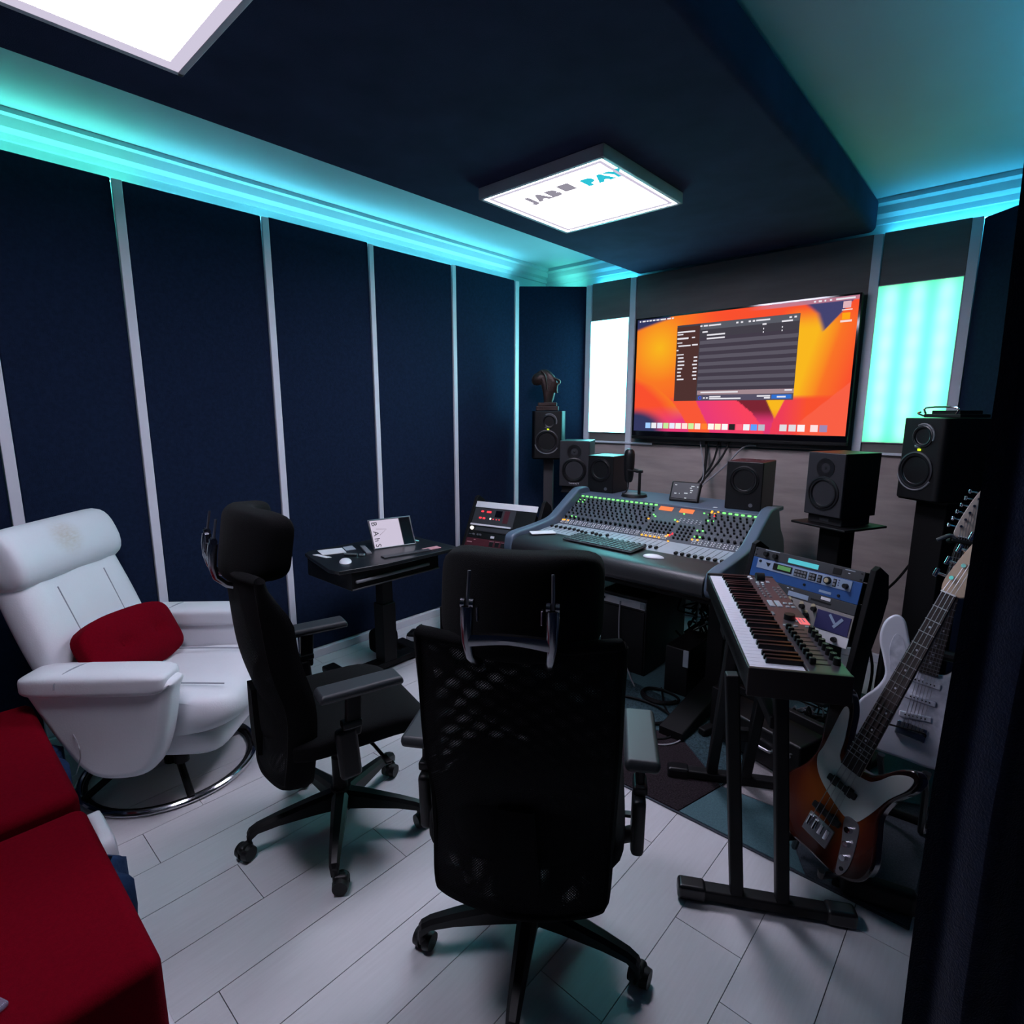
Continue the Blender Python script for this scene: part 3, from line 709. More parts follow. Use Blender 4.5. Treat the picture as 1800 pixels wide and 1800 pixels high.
for x in (-2.82, -2.35):
    for y in (1.56, 2.06): obj('glide', MB().cyl((x, y, 0.001), (x, y, 0.014), 0.02), M['black'], b, world=True)
# on the desk
def slab(name, lab, cat, q, z0, z1, m, bev=0.001, group=None):
    return tag(obj(name, MB().prism(q, z0, z1, bev), M[m], smooth=False), lab, cat, group)
slab('paper_sheet', 'creased white paper sheet at the left end of the small desk', 'paper', [(-2.78, 1.50), (-2.735, 1.625), (-2.625, 1.585), (-2.665, 1.47)], 0.749, 0.7515, 'paper')
slab('paper_strip', 'narrow white paper strip on the left front of the small desk', 'paper', [(-2.60, 1.45), (-2.59, 1.478), (-2.70, 1.463), (-2.71, 1.435)], 0.749, 0.7515, 'paper')
slab('card', 'pale grey card beside the creased paper on the small desk', 'card', [(-2.745, 1.635), (-2.735, 1.69), (-2.65, 1.66), (-2.66, 1.605)], 0.749, 0.752, 'silverstrip')
slab('pink_card', 'pink and grey card on the right end of the small desk', 'card', [(-2.385, 1.905), (-2.375, 2.005), (-2.328, 1.995), (-2.335, 1.90)], 0.749, 0.753, 'pinkcard')
slab('pen_case', 'dark slim case lying beside the tablet on the small desk', 'case', [(-2.68, 1.705), (-2.67, 1.73), (-2.50, 1.66), (-2.51, 1.635)], 0.749, 0.758, 'grey')
m_ = MB().tube([(-2.58, 1.545, 0.757), (-2.52, 1.585, 0.757)], 0.008, 10).box((-2.50, 1.60, 0.756), (0.03, 0.02, 0.012), 0.003, 2, (0, 0, R(35)))
tag(obj('memory_stick', m_, M['steel']), 'small silver memory stick on the small desk near the mouse', 'usb stick')
def mouse(name, lab, x, y, z, rz, m='white'):
    mb = MB().sphere((0, 0, 0.0), 1.0, 20)
    mb.v = [(a*0.030*(1-0.12*b), b*0.055, max(0, c)*0.0145) for a, b, c in mb.v]
    mt = XF((x, y, z), (0, 0, rz)); mb.v = [(mt @ Vector(v))[:] for v in mb.v]
    return tag(obj(name, mb, M[m], ang=60), lab, 'mouse')
mouse('computer_mouse', 'white mouse on the front of the small desk', -2.468, 1.482, 0.749, R(60))
# tablet in a clear stand case
tm = Matrix.Translation((-2.545, 1.845, 0.75)) @ Matrix.Rotation(R(76), 4, 'Z') @ Matrix.Rotation(R(-28), 4, 'X')
t = thing('tablet', 'tablet in a rugged case showing a white page on the small desk', 'tablet', mtx=tm)
W_, H_ = 0.235, 0.165
obj('case', MB().box((0, 0.005, H_/2), (W_+0.016, 0.014, H_+0.014), 0.006, 3), M['darkgrey'], t)
obj('bumper', MB().tube([(-W_/2-.006, 0, 0), (W_/2+.006, 0, 0), (W_/2+.006, 0, H_), (-W_/2-.006, 0, H_)], 0.006, 8, True), M['steel'], t)
obj('page', MB().bx(-W_/2, W_*0.22, -0.004, -0.002, 0.002, H_-0.002), emis('lit tablet page', (0.60, 0.54, 0.68), 1.0), t, smooth=False)
obj('dark_margin', MB().bx(W_*0.24, W_/2, -0.004, -0.002, 0.002, H_-0.002), M['screen_blk'], t, smooth=False)
for s_, zz in (('B', H_*0.86), ('A', H_*0.52), ('h', H_*0.30), ('S', H_*0.10)):
    obj('letter', text_mb(s_, 0.044, 0.001, XF((-W_*0.41, -0.0048, zz), (R(90), 0, 0)) @ Matrix.Rotation(R(-90 if s_ != 'B' else -90), 4, 'Z')), M['black'], t, smooth=False)
obj('drawing_line', MB().tube([(-0.09, -0.0046, 0.112), (-0.03, -0.0046, 0.105), (-0.075, -0.0046, 0.075)], 0.0009, 5), M['gearmaroon'], t)
obj('kickstand', MB().box((0.06, 0.055, 0.045), (0.08, 0.10, 0.006), 0.002, 2, (R(38), 0, 0)), M['darkgrey'], t)
obj('stylus', MB().tube([(0.118, 0.03, 0.03), (0.165, 0.05, 0.022)], 0.007, 8), M['steel'], t)
slab('keyboard_folio', 'flat dark keyboard folio under the tablet on the small desk', 'folio', [(-2.42, 1.66), (-2.36, 1.93), (-2.32, 1.92), (-2.37, 1.65)], 0.749, 0.754, 'darkgrey')
# under the desk
mb = MB().cushion((-2.82, 1.93, 0.09), (0.13, 0.15, 0.17), 8, puff=0.3); tag(obj('backpack', mb, M['fabric']), 'black soft bag under the small desk at the wall', 'bag')
t = thing('power_adapter', 'black power adapter with pale label under the small desk', 'adapter', (-2.78, 2.21, 0.001), R(30))
obj('body', MB().box((0, 0, 0.035), (0.2, 0.11, 0.07), 0.02, 3), M['black'], t)
obj('sticker', MB().box((-0.06, -0.053, 0.035), (0.06, 0.006, 0.03), 0.002), M['paper'], t)
# ------------------------------------------------------------------ television
def mixc(a, b, t): t = max(0.0, min(1.0, t)); return tuple(a[i]+(b[i]-a[i])*t for i in range(3))
def sst(a, b, x):
    t = max(0.0, min(1.0, (x-a)/(b-a))); return t*t*(3-2*t)
def curve_x(pts, v):          # x of a polyline given at height v
    pts = sorted(pts, key=lambda p: p[1])
    if v <= pts[0][1]: return pts[0][0]
    for (x0, y0), (x1, y1) in zip(pts, pts[1:]):
        if v <= y1: t = (v-y0)/(y1-y0); return x0+(x1-x0)*t
    return pts[-1][0]
def wallpaper(u, v):
    RED, ORG, YEL, MAG, NAV, MAR = (1.0, 0.085, 0.03), (1.0, 0.20, 0.02), (1.0, 0.50, 0.015), (0.85, 0.045, 0.20), (0.035, 0.04, 0.12), (0.20, 0.02, 0.035)
    asp = 1.77
    d = math.hypot((u-0.13)*asp, v-0.74)
    c = mixc(YEL, ORG, d/0.30); c = mixc(c, RED, (d-0.30)/0.35)
    # right petal, yellow along its left edge
    if u > 0.55:
        e = (u-0.79)-0.14*(v-0.30); c2 = mixc(YEL, ORG, e/0.09); c2 = mixc(c2, RED, (e-0.07)/0.12); c = mixc(c, c2, sst(0.70, 0.78, u))
    top = sst(0.78, 0.98, v)*sst(0.25, 0.5, u); c = mixc(c, RED, top)
    # navy notch at the top right
    lft = curve_x([(0.874, 0.76), (0.845, 0.90), (0.80, 0.97), (0.77, 1.0)], v); rgt = 0.874+(v-0.76)*0.50
    if v > 0.74: c = mixc(c, (0.06, 0.06, 0.17), sst(lft-0.008, lft+0.02, u)*(1-sst(rgt-0.003, rgt+0.004, u))*sst(0.755, 0.775, v))
    # navy top left corner
    cc = 0.895+u*0.46-0.25*u*u; c = mixc(c, NAV, sst(cc, cc+0.03, v)*(1-sst(0.17, 0.20, u)))
    # lower left petal
    xb = curve_x([(0.004, 0.491), (0.11, 0.41), (0.213, 0.268), (0.262, 0.16), (0.297, 0.06), (0.31, 0)], v)
    if v < 0.50:
        k = 1-sst(xb-0.002, xb+0.003, u)
        g = (xb-u); pc = mixc(ORG, RED, g/0.08); pc = mixc(pc, MAG, (0.23-v)/0.16*(u/0.2)); 
        dn = math.hypot(u*1.2, max(0, v-0.02)); pc = mixc(pc, NAV, 1-sst(0.13, 0.25, dn+max(0, v-0.1)*0.3)); c = mixc(c, pc, k)
        if u > xb and v < 0.30:
            x2 = curve_x([(0.30, 0.40), (0.339, 0.266), (0.405, 0.06), (0.42, 0)], v)
            x3 = curve_x([(0.50, 0.31), (0.547, 0.257), (0.61, 0.17), (0.655, 0.07), (0.67, 0)], v)
            base = mixc((1.0, 0.12, 0.05), RED, 0.5)
            if u > x2: base = mixc(MAG, (1.0, 0.06, 0.12), (u-x2)/0.2)
            if u > x3: base = mixc(MAR, MAG, sst(0.0, 0.12, 0.2-v)*0.9)
            if u > 0.70+0.10*(v-0.05): base = mixc((0.9, 0.05, 0.10), RED, (u-0.74)/0.10)
            tl = curve_x([(0.712, 0.12), (0.669, 0.27)], v); tr = curve_x([(0.712, 0.12), (0.748, 0.27)], v)
            if v > 0.12: base = mixc(base, mixc(YEL, ORG, (0.2-v)/0.1), sst(tl-0.002, tl+0.004, u)*(1-sst(tr-0.004, tr+0.002, u)))
            c = mixc(c, base, 1-sst(0.27, 0.32, v))
    # crease on the right
    ln = 0.095+(u-0.813)*1.62; c = mixc(c, (1.0, 0.13, 0.07), sst(0.80, 0.84, u)*(1-sst(ln-0.004, ln+0.002, v))*0.8)
    c = mixc(c, (0.55, 0.22, 0.30), sst(0.972, 0.975, v)*sst(0.55, 0.7, u)*0.9)
    return c
X0, X1, Z0, Z1 = -2.19, -0.78, 1.355, 2.149
YS = 3.80
t = thing('television', 'wide wall mounted television showing an orange desktop with a dark window', 'television', (-1.485, 3.83, 1.30))
obj('housing', MB().bx(X0-0.012, X1+0.012, YS+0.004, YS+0.045, 1.318, Z1+0.012, 0.004).bx(X0+0.3, X1-0.3, YS+0.045, 3.869, 1.45, 1.95), M['black'], t, world=True)
obj('bezel', MB().bx(X0-0.012, X1+0.012, YS-0.006, YS+0.004, 1.318, Z0, 0.002).bx(X0-0.012, X0, YS-0.006, YS+0.004, Z0, Z1+0.010).bx(X1, X1+0.012, YS-0.006, YS+0.004, Z0, Z1+0.010).bx(X0, X1, YS-0.006, YS+0.004, Z1, Z1+0.010), M['screen_blk'], t, smooth=False, world=True)
obj('lower_rail', MB().bx(X0-0.012, X1+0.012, YS-0.012, YS+0.03, 1.296, 1.317, 0.004), M['blackm'], t, world=True)
nx, nz = 220, 124; vs = []; fs = []; cols = []
for j in range(nz+1):
    for i in range(nx+1):
        vs.append((X0+(X1-X0)*i/nx, YS, Z0+(Z1-Z0)*j/nz)); cols += [*wallpaper(i/nx, j/nz), 1.0]
for j in range(nz):
    for i in range(nx): fs.append([j*(nx+1)+i, j*(nx+1)+i+1, (j+1)*(nx+1)+i+1, (j+1)*(nx+1)+i])
em = emis('television picture', (1, 1, 1), 0.95); an = em.node_tree.nodes.new('ShaderNodeVertexColor'); an.layer_name = 'picture'
em.node_tree.links.new(an.outputs[0], em.node_tree.nodes['Emission'].inputs[0])
so = obj('screen', MB().raw(vs, fs), em, t, smooth=False, world=True)
ca = so.data.color_attributes.new('picture', 'FLOAT_COLOR', 'POINT'); ca.data.foreach_set('color', cols)
ecache = {}
def ecol(c):
    if c not in ecache: ecache[c] = emis('screen colour', c, 1.0)
    return ecache[c]
def scr(mb, u0, u1, v0, v1, lift=0.0015, bev=0.0):
    dx, dz = X1-X0, Z1-Z0
    return mb.box((X0+dx*(u0+u1)/2, YS-lift, Z0+dz*(v0+v1)/2), (dx*(u1-u0), 0.0006, dz*(v1-v0)), bev, 2)
wn = obj('window', scr(MB(), 0.222, 0.783, 0.27, 0.916, 0.001, 0.006), ecol((0.055, 0.05, 0.066)), t, smooth=False, world=True)
obj('sidebar', scr(MB(), 0.222, 0.338, 0.27, 0.90, 0.0018), ecol((0.075, 0.032, 0.03)), wn, smooth=False, world=True)
for i in range(15):
    v1 = 0.80-0.0296*i
    obj('list_row', scr(MB(), 0.342, 0.781, v1-0.0296, v1, 0.0018), ecol((0.105, 0.095, 0.125) if i % 2 else (0.055, 0.045, 0.066)), wn, smooth=False, world=True)
obj('toolbar', scr(MB(), 0.342, 0.781, 0.862, 0.914, 0.0018), ecol((0.10, 0.105, 0.13)), wn, smooth=False, world=True)
obj('message_bar', scr(MB(), 0.342, 0.783, 0.32, 0.357, 0.0018), ecol((0.36, 0.25, 0.28)), wn, smooth=False, world=True)
obj('status_bar', scr(MB(), 0.342, 0.783, 0.272, 0.318, 0.0018), ecol((0.09, 0.08, 0.13)), wn, smooth=False, world=True)
obj('blue_button', scr(MB(), 0.692, 0.776, 0.28, 0.312, 0.0026, 0.004), ecol((0.03, 0.16, 0.62)), wn, smooth=False, world=True)
wt = MB()
rr = random.Random(3)
for u0, u1, v, h in ((0.225, 0.315, 0.858, 0.012), (0.225, 0.255, 0.838, 0.009), (0.225, 0.283, 0.804, 0.014), (0.300, 0.316, 0.806, 0.010), (0.226, 0.252, 0.768, 0.008), (0.232, 0.296, 0.742, 0.011), (0.303, 0.332, 0.744, 0.012), (0.224, 0.234, 0.706, 0.011), (0.226, 0.262, 0.668, 0.009)):
    scr(wt, u0, u1, v-h/2, v+h/2, 0.0028)
for i, (a, b) in enumerate(((0.262, 0.018), (0.268, 0.018), (0.268, 0.024), (0.258, 0.019), (0.252, 0.020), (0.254, 0.022), (0.268, 0.016))):
    v = 0.640-0.0305*i; scr(wt, 0.233, a, v-0.006, v+0.006, 0.0028); scr(wt, 0.333-b, 0.333, v-0.006, v+0.006, 0.0028)
for a, b, v in ((0.382, 0.44, 0.892), (0.352, 0.378, 0.842), (0.375, 0.462, 0.815), (0.375, 0.462, 0.786), (0.629, 0.646, 0.860), (0.71, 0.755, 0.868), (0.60, 0.66, 0.893), (0.36, 0.54, 0.340), (0.745, 0.776, 0.346), (0.405, 0.46, 0.303), (0.405, 0.555, 0.287), (0.628, 0.686, 0.303), (0.66, 0.686, 0.288), (0.374, 0.383, 0.293), (0.389, 0.398, 0.293), (0.633, 0.637, 0.826), (0.712, 0.716, 0.826), (0.633, 0.637, 0.80), (0.712, 0.716, 0.80), (0.715, 0.752, 0.295)):
    scr(wt, a, b, v-0.006, v+0.006, 0.003)
for u in (0.345, 0.362, 0.372, 0.516, 0.537, 0.572, 0.590, 0.745, 0.765): scr(wt, u-0.005, u+0.005, 0.886, 0.899, 0.003)
for a, b in ((0.012, 0.02), (0.028, 0.045), (0.051, 0.062), (0.067, 0.08), (0.086, 0.10), (0.106, 0.122), (0.128, 0.158), (0.165, 0.185), (0.19, 0.20), (0.832, 0.84), (0.85, 0.862), (0.872, 0.878), (0.892, 0.90), (0.915, 0.985)): scr(wt, a, b, 0.979, 0.991, 0.002)
ob = obj('interface_text', wt, ecol((0.80, 0.78, 0.84)), wn, smooth=False, world=True); ob['kind'] = 'stuff'
obj('progress_ring', MB().lathe([(0.007, 0), (0.012, 0), (0.012, 0.001), (0.007, 0.001)], 18, XF((X0+1.41*0.358, YS-0.003, Z0+0.794*0.294), (R(90), 0, 0))), ecol((0.04, 0.10, 0.75)), wn, smooth=False, world=True)
icols = [(0.35, 0.6, 1), (0.85, 0.85, 0.9), (0.75, 0.8, 1), (0.55, 0.85, 0.35), (0.8, 0.85, 1), (0.9, 0.95, 0.85), (1, 0.8, 0.75), (0.6, 0.9, 0.35), (1, 0.8, 0.75), (1, 0.22, 0.03), (1, 0.95, 0.9), (1, 0.9, 0.6), (0.95, 0.95, 0.95), (0.02, 0.02, 0.02), (1, 0.12, 0.2), (0.9, 0.9, 0.95), (0.12, 0.35, 1), (0.5, 0.5, 0.6)]
for i, c in enumerate(icols): 
    u = 0.084+0.0338*i
    obj('dock_icon', scr(MB(), u-0.0145, u+0.0145, 0.026, 0.076, 0.002, 0.005), ecol(c), t, smooth=False, world=True)
for u, c in ((0.752, (0.75, 0.72, 0.75)), (0.79, (0.75, 0.72, 0.75)), (0.826, (1, 0.9, 0.92)), (0.878, (1, 0.75, 0.75)), (0.914, (0.35, 0.25, 0.45))):
    obj('dock_icon', scr(MB(), u-0.015, u+0.015, 0.026, 0.078, 0.002, 0.005), ecol(c), t, smooth=False, world=True)
obj('drive_icon', scr(MB(), 0.943, 0.972, 0.918, 0.965, 0.002, 0.004), ecol((0.75, 0.45, 0.5)), t, smooth=False, world=True)
obj('drive_icon', scr(MB(), 0.943, 0.972, 0.838, 0.885, 0.002, 0.004), ecol((1, 0.38, 0.01)), t, smooth=False, world=True)
obj('icon_label', scr(scr(MB(), 0.938, 0.98, 0.82, 0.834, 0.002), 0.94, 0.978, 0.902, 0.91, 0.002), ecol((0.95, 0.7, 0.65)), t, smooth=False, world=True)

# ------------------------------------------------------------------ mixing console
t = con = thing('mixing_console', 'large studio mixing console with lit green and amber buttons under the television', 'mixing desk', (-1.585, 2.9, 0))
chk = sp2([(2.415, 0.665), (2.405, 0.735), (2.44, 0.785), (2.62, 0.802), (2.80, 0.825), (2.90, 0.875), (3.06, 0.972), (3.12, 0.99), (3.20, 0.985), (3.235, 0.93), (3.27, 0.86), (3.33, 0.80), (3.36, 0.72), (3.33, 0.655), (2.9, 0.64), (2.55, 0.645)], 4)
for x0, x1 in ((-2.235, -2.172), (-0.998, -0.935)):
    obj('side_cheek', MB().prism(chk, x0, x1, 0.014, YZX, 3), M['consolebody'], t, world=True)
prof = [(2.62, 0.66), (2.62, 0.755), (2.86, 0.775), (3.11, 0.93), (3.16, 0.935), (3.16, 0.66)]
obj('chassis', MB().prism(prof, -2.172, -0.998, 0.0, YZX), M['consolebody'], t, smooth=False, world=True)
pf = sp2([(2.66, 0.655), (2.66, 0.763), (2.60, 0.767), (2.47, 0.764), (2.415, 0.745), (2.40, 0.70), (2.42, 0.655), (2.54, 0.645)], 4)
obj('armrest', MB().prism(pf, -2.171, -0.999, 0.006, YZX), M['pad'], t, world=True)
def plane_mtx(o, p):            # local x along X, local y up the slope from o to p (y,z pairs), z the normal
    sy, sz = p[0]-o[0], p[1]-o[1]; l = math.hypot(sy, sz); sy /= l; sz /= l
    return Matrix(((1, 0, 0, 0), (0, sy, -sz, o[0]), (0, sz, sy, o[1]), (0, 0, 0, 1))), l
FM, FL = plane_mtx((2.862, 0.781), (3.112, 0.938))
SM, SL = plane_mtx((2.655, 0.767), (2.862, 0.781))
fst = obj('fader_strip', MB().box((-1.585, SL/2, 0), (1.168, SL, 0.006), 0.001, mtx=SM), M['silverstrip'], t, world=True)
face = obj('control_surface', MB().box((-1.585, FL/2, 0.0), (1.168, FL, 0.008), 0.001, mtx=FM), M['consoleface'], t, world=True)
obj('meter_bridge_shelf', MB().prism([(-2.17, 3.10), (-2.21, 3.18), (-2.22, 3.48), (-2.0, 3.50), (-1.9, 3.50), (-1.0, 3.50), (-1.0, 3.10)], 0.925, 0.950, 0.005), M['consolebody'], t, world=True)
kb, btn, whl, marks = MB(), MB(), MB(), MB()
chans = [-2.150+0.0337*i for i in range(17)]+[-1.262+0.0345*i for i in range(8)]
def knob(mb, x, y, r, h=0.012, m_=None):
    m_ = m_ or FM
    mb.cyl(m_ @ Vector((x, y, 0.004)), m_ @ Vector((x, y, 0.004+h)), r, r*0.8, 9)
for ci, x in enumerate(chans):
    for k in range(7): knob(kb, x+(0.006 if k % 2 else -0.004), 0.108+0.0245*k, 0.0068)
    knob(whl, x, 0.064, 0.0095, 0.014)
    for k in range(3):
        for q in (-0.008, 0.006): btn.box((x+q, 0.012+0.013*k, 0.006), (0.007, 0.006, 0.006), mtx=FM)
    marks.box((x, 0.088, 0.0045), (0.007, 0.004, 0.001), mtx=FM); marks.box((x-0.013, 0.088, 0.0045), (0.004, 0.004, 0.001), mtx=FM)
for i in range(6):
    for k in range(4): knob(kb, -1.565+0.027*i, 0.06+0.026*k, 0.0075)
for i in range(4):
    for k in range(5): knob(kb, -1.385+0.026*i, 0.03+0.025*k, 0.0075)
for i in range(6):
    for k in range(3): btn.box((-1.41+0.024*i, 0.165+0.014*k, 0.006), (0.009, 0.004, 0.004), mtx=FM)
for i in range(12):
    for k in range(3): btn.box((-1.575+0.0135*i, 0.012+0.013*k, 0.006), (0.007, 0.006, 0.006), mtx=FM)
for nm, mb, m_ in (('small_knobs', kb, 'black'), ('large_knobs', whl, 'keyblack'), ('push_buttons', btn, 'paper'), ('printed_marks', marks, 'grey')):
    o = obj(nm, mb, M[m_], face, ang=40, world=True); o['kind'] = 'stuff'
def lampset(nm, pts, m_, sx=0.012, sy=0.010, fm=FM):
    for x, y in pts:
        o = obj(nm, MB().box((x, y, 0.007), (sx, sy, 0.008), 0.002, 1, mtx=fm), M[m_], face, world=True)
lampset('green_lamp', [(x, 0.283) for x in chans[:17]]+[(x, 0.283) for x in chans[19:]], 'e_green', 0.019, 0.010)
lampset('amber_lamp', [(chans[17], 0.287), (chans[18], 0.287)], 'e_amber')
lampset('green_lamp', [(chans[0], 0.245), (chans[1], 0.247), (chans[0], 0.225), (chans[1], 0.226), (chans[2], 0.078), (chans[1]+0.002, 0.079), (-1.585, 0.195), (-1.568, 0.182), (-1.41, 0.235), (-1.30, 0.262), (-1.27, 0.255), (-1.255, 0.205), (-1.228, 0.207), (-1.28, 0.115), (-1.25, 0.117), (-1.275, 0.065), (-1.247, 0.066), (-1.44, 0.175)], 'e_green', 0.010, 0.008)
lampset('amber_lamp', [(chans[0]-0.008, 0.035), (chans[0]+0.006, 0.037), (chans[1], 0.036), (-1.60, 0.155), (-1.42, 0.165), (-1.24, 0.268), (-1.262, 0.275), (-1.28, 0.040), (-1.25, 0.042)], 'e_amber', 0.011, 0.009)
lampset('amber_lamp', [(-1.575+0.027*i, 0.014) for i in range(5)]+[(-1.43, 0.032), (-1.425, 0.044)], 'e_amber', 0.012, 0.010)
lampset('red_lamp', [(-1.405, 0.06), (-1.415, 0.045), (-1.235, 0.25)], 'e_red', 0.008, 0.014)
lampset('amber_lamp', [(-1.40, SL-0.01)], 'e_amber', 0.012, 0.006, SM)
for x0 in (-1.535, -1.405):
    o = obj('meter_display', MB().box((x0, 0.262, 0.006), (0.086, 0.034, 0.006), 0.004, 2, mtx=FM), M['e_orange'], face, world=True)
slots = MB()
for i in range(23):
    slots.box((-2.15+0.0345*i, SL*0.52, 0.0034), (0.0025, SL*0.80, 0.001), mtx=SM)
for i in range(8): slots.box((-1.262+0.0345*i, SL*0.52, 0.0034), (0.0025, SL*0.80, 0.001), mtx=SM)
o = obj('fader_slots', slots, M['darkgrey'], fst, smooth=False, world=True); o['kind'] = 'stuff'
for i in range(23):
    y = SL*0.53 if i < 6 else (SL*(0.50-0.05*(i % 3)) if i < 13 else SL*0.20)
    o = obj('fader_cap', MB().box((-2.15+0.0345*i, y, 0.011), (0.016, 0.024, 0.014), 0.005, 2, mtx=SM), M['black'], fst, world=True)
for i in range(8):
    o = obj('fader_cap', MB().box((-1.262+0.0345*i, SL*0.05, 0.011), (0.018, 0.024, 0.014), 0.005, 2, mtx=SM), M['black'], fst, world=True)
# stand of the console
for sx in (-2.12, -1.05):
    lg = obj('leg', MB().bx(sx-0.045, sx+0.045, 2.72, 3.02, 0.06, 0.66, 0.01), M['blackm'], t, world=True)
    obj('foot', MB().prism([(2.26, 0.008), (2.26, 0.05), (2.75, 0.11), (3.05, 0.11), (3.25, 0.05), (3.25, 0.008)], sx-0.06, sx+0.06, 0.008, YZX), M['blackm'], lg, world=True)
obj('cross_beam', MB().bx(-2.075, -1.095, 3.24, 3.28, 0.42, 0.50, 0.006), M['blackm'], t, world=True)
obj('equipment_shelf', MB().bx(-2.07, -1.10, 2.78, 3.25, 0.50, 0.52, 0.004), M['blackm'], t, world=True)

# things on the console
t = thing('computer_keyboard', 'slim grey computer keyboard on the padded edge of the mixing console', 'keyboard', (-1.665, 2.60, 0.768), R(-2))
t.matrix_basis = XF((-1.665, 2.605, 0.779), (R(3), 0, R(-3)))
obj('body', MB().box((0, 0, 0), (0.46, 0.155, 0.010), 0.004), M['darkgrey'], t)
for r_ in range(5):
    for c_ in range(17):
        if r_ == 0 and 4 <= c_ <= 8:
            if c_ == 4: obj('key', MB().box((-0.065+0.02, -0.058, 0.007), (0.11, 0.022, 0.005), 0.001, 1), M['keygrey'], t)
            continue
        obj('key', MB().box((-0.214+0.0267*c_, -0.058+0.029*r_, 0.007), (0.022, 0.022, 0.005), 0.001, 1), M['keygrey'], t, smooth=False)
mouse('computer_mouse', 'white mouse beside the keyboard on the mixing console', -1.325, 2.545, 0.7685, R(-80))
tag(obj('phone', MB().box((-2.09, 2.595, 0.776), (0.075, 0.15, 0.008), 0.004, 3, (0, 0, R(-38))), M['paper']), 'white phone lying on the left end of the console armrest', 'phone')
t = thing('controller_tablet', 'small black touch screen controller leaning on top of the mixing console', 'tablet', mtx=XF((-1.505, 3.235, 0.951), (R(-24), 0, R(6))))
obj('body', MB().box((0, 0.012, 0.066), (0.185, 0.03, 0.132), 0.012, 3), M['black'], t)
obj('display', MB().box((0, -0.0045, 0.07), (0.160, 0.002, 0.10), 0.001), M['darkgrey'], t)
g = MB()
for i, (x, z, w_) in enumerate(((-0.055, 0.05, 0.014), (0.01, 0.055, 0.022), (0.035, 0.09, 0.012), (0.042, 0.075, 0.016), (0.040, 0.062, 0.01), (0.045, 0.102, 0.02), (-0.06, 0.104, 0.012), (0.075, 0.10, 0.008), (-0.03, 0.05, 0.004), (0.012, 0.024, 0.012))): g.box((x, -0.006, z), (w_, 0.001, 0.006))
o = obj('screen_icons', g, ecol((0.55, 0.6, 0.65)), t, smooth=False); o['kind'] = 'stuff'
obj('rear_foot', MB().box((0, 0.055, 0.03), (0.12, 0.06, 0.03), 0.006), M['black'], t)
tag(obj('small_tag', MB().box((-1.27, 3.16, 0.953), (0.025, 0.016, 0.004), 0.002), M['white']), 'tiny white tag on the console deck by the right cube speaker', 'tag')
# microphone
t = thing('microphone', 'black desktop microphone on a round base at the back of the mixing console', 'microphone', (-1.845, 3.24, 0.951))
obj('base', MB().cyl((0, 0, 0), (0, 0, 0.016), 0.085, 0.078, 32), M['blackm'], t)
obj('base_cap', MB().cyl((-0.015, 0, 0.0165), (-0.015, 0, 0.0185), 0.048, 0.046, 28), M['grey'], t)
obj('post', MB().cyl((0.035, 0, 0.016), (0.035, 0, 0.165), 0.010, 0.010, 14).box((0.03, 0, 0.165), (0.05, 0.02, 0.018), 0.005), M['blackm'], t)
obj('yoke', MB().tube([(0.035, -0.01, 0.165), (0.0, -0.045, 0.17), (-0.03, -0.04, 0.172)], 0.006, 8).cyl((-0.008, 0, 0.17), (0.02, 0, 0.165), 0.012), M['blackm'], t)
bdy = [(0.0, 0.068), (0.018, 0.070), (0.026, 0.085), (0.031, 0.12), (0.033, 0.18)]
obj('body', MB().lathe(bdy, 24, XF((-0.045, 0, 0.02))), M['black'], t)
obj('grille', MB().lathe([(0.033, 0.18), (0.034, 0.185), (0.034, 0.25), (0.030, 0.272), (0.018, 0.285), (0.0, 0.288)], 24, XF((-0.045, 0, 0.02))), M['black'], t)
obj('lead', MB().tube(spline([(-0.045, 0, 0.09), (-0.043, -0.01, 0.05), (-0.055, -0.02, 0.02), (-0.10, 0.02, 0.008)], 5, False), 0.004, 6), M['cable'], t)

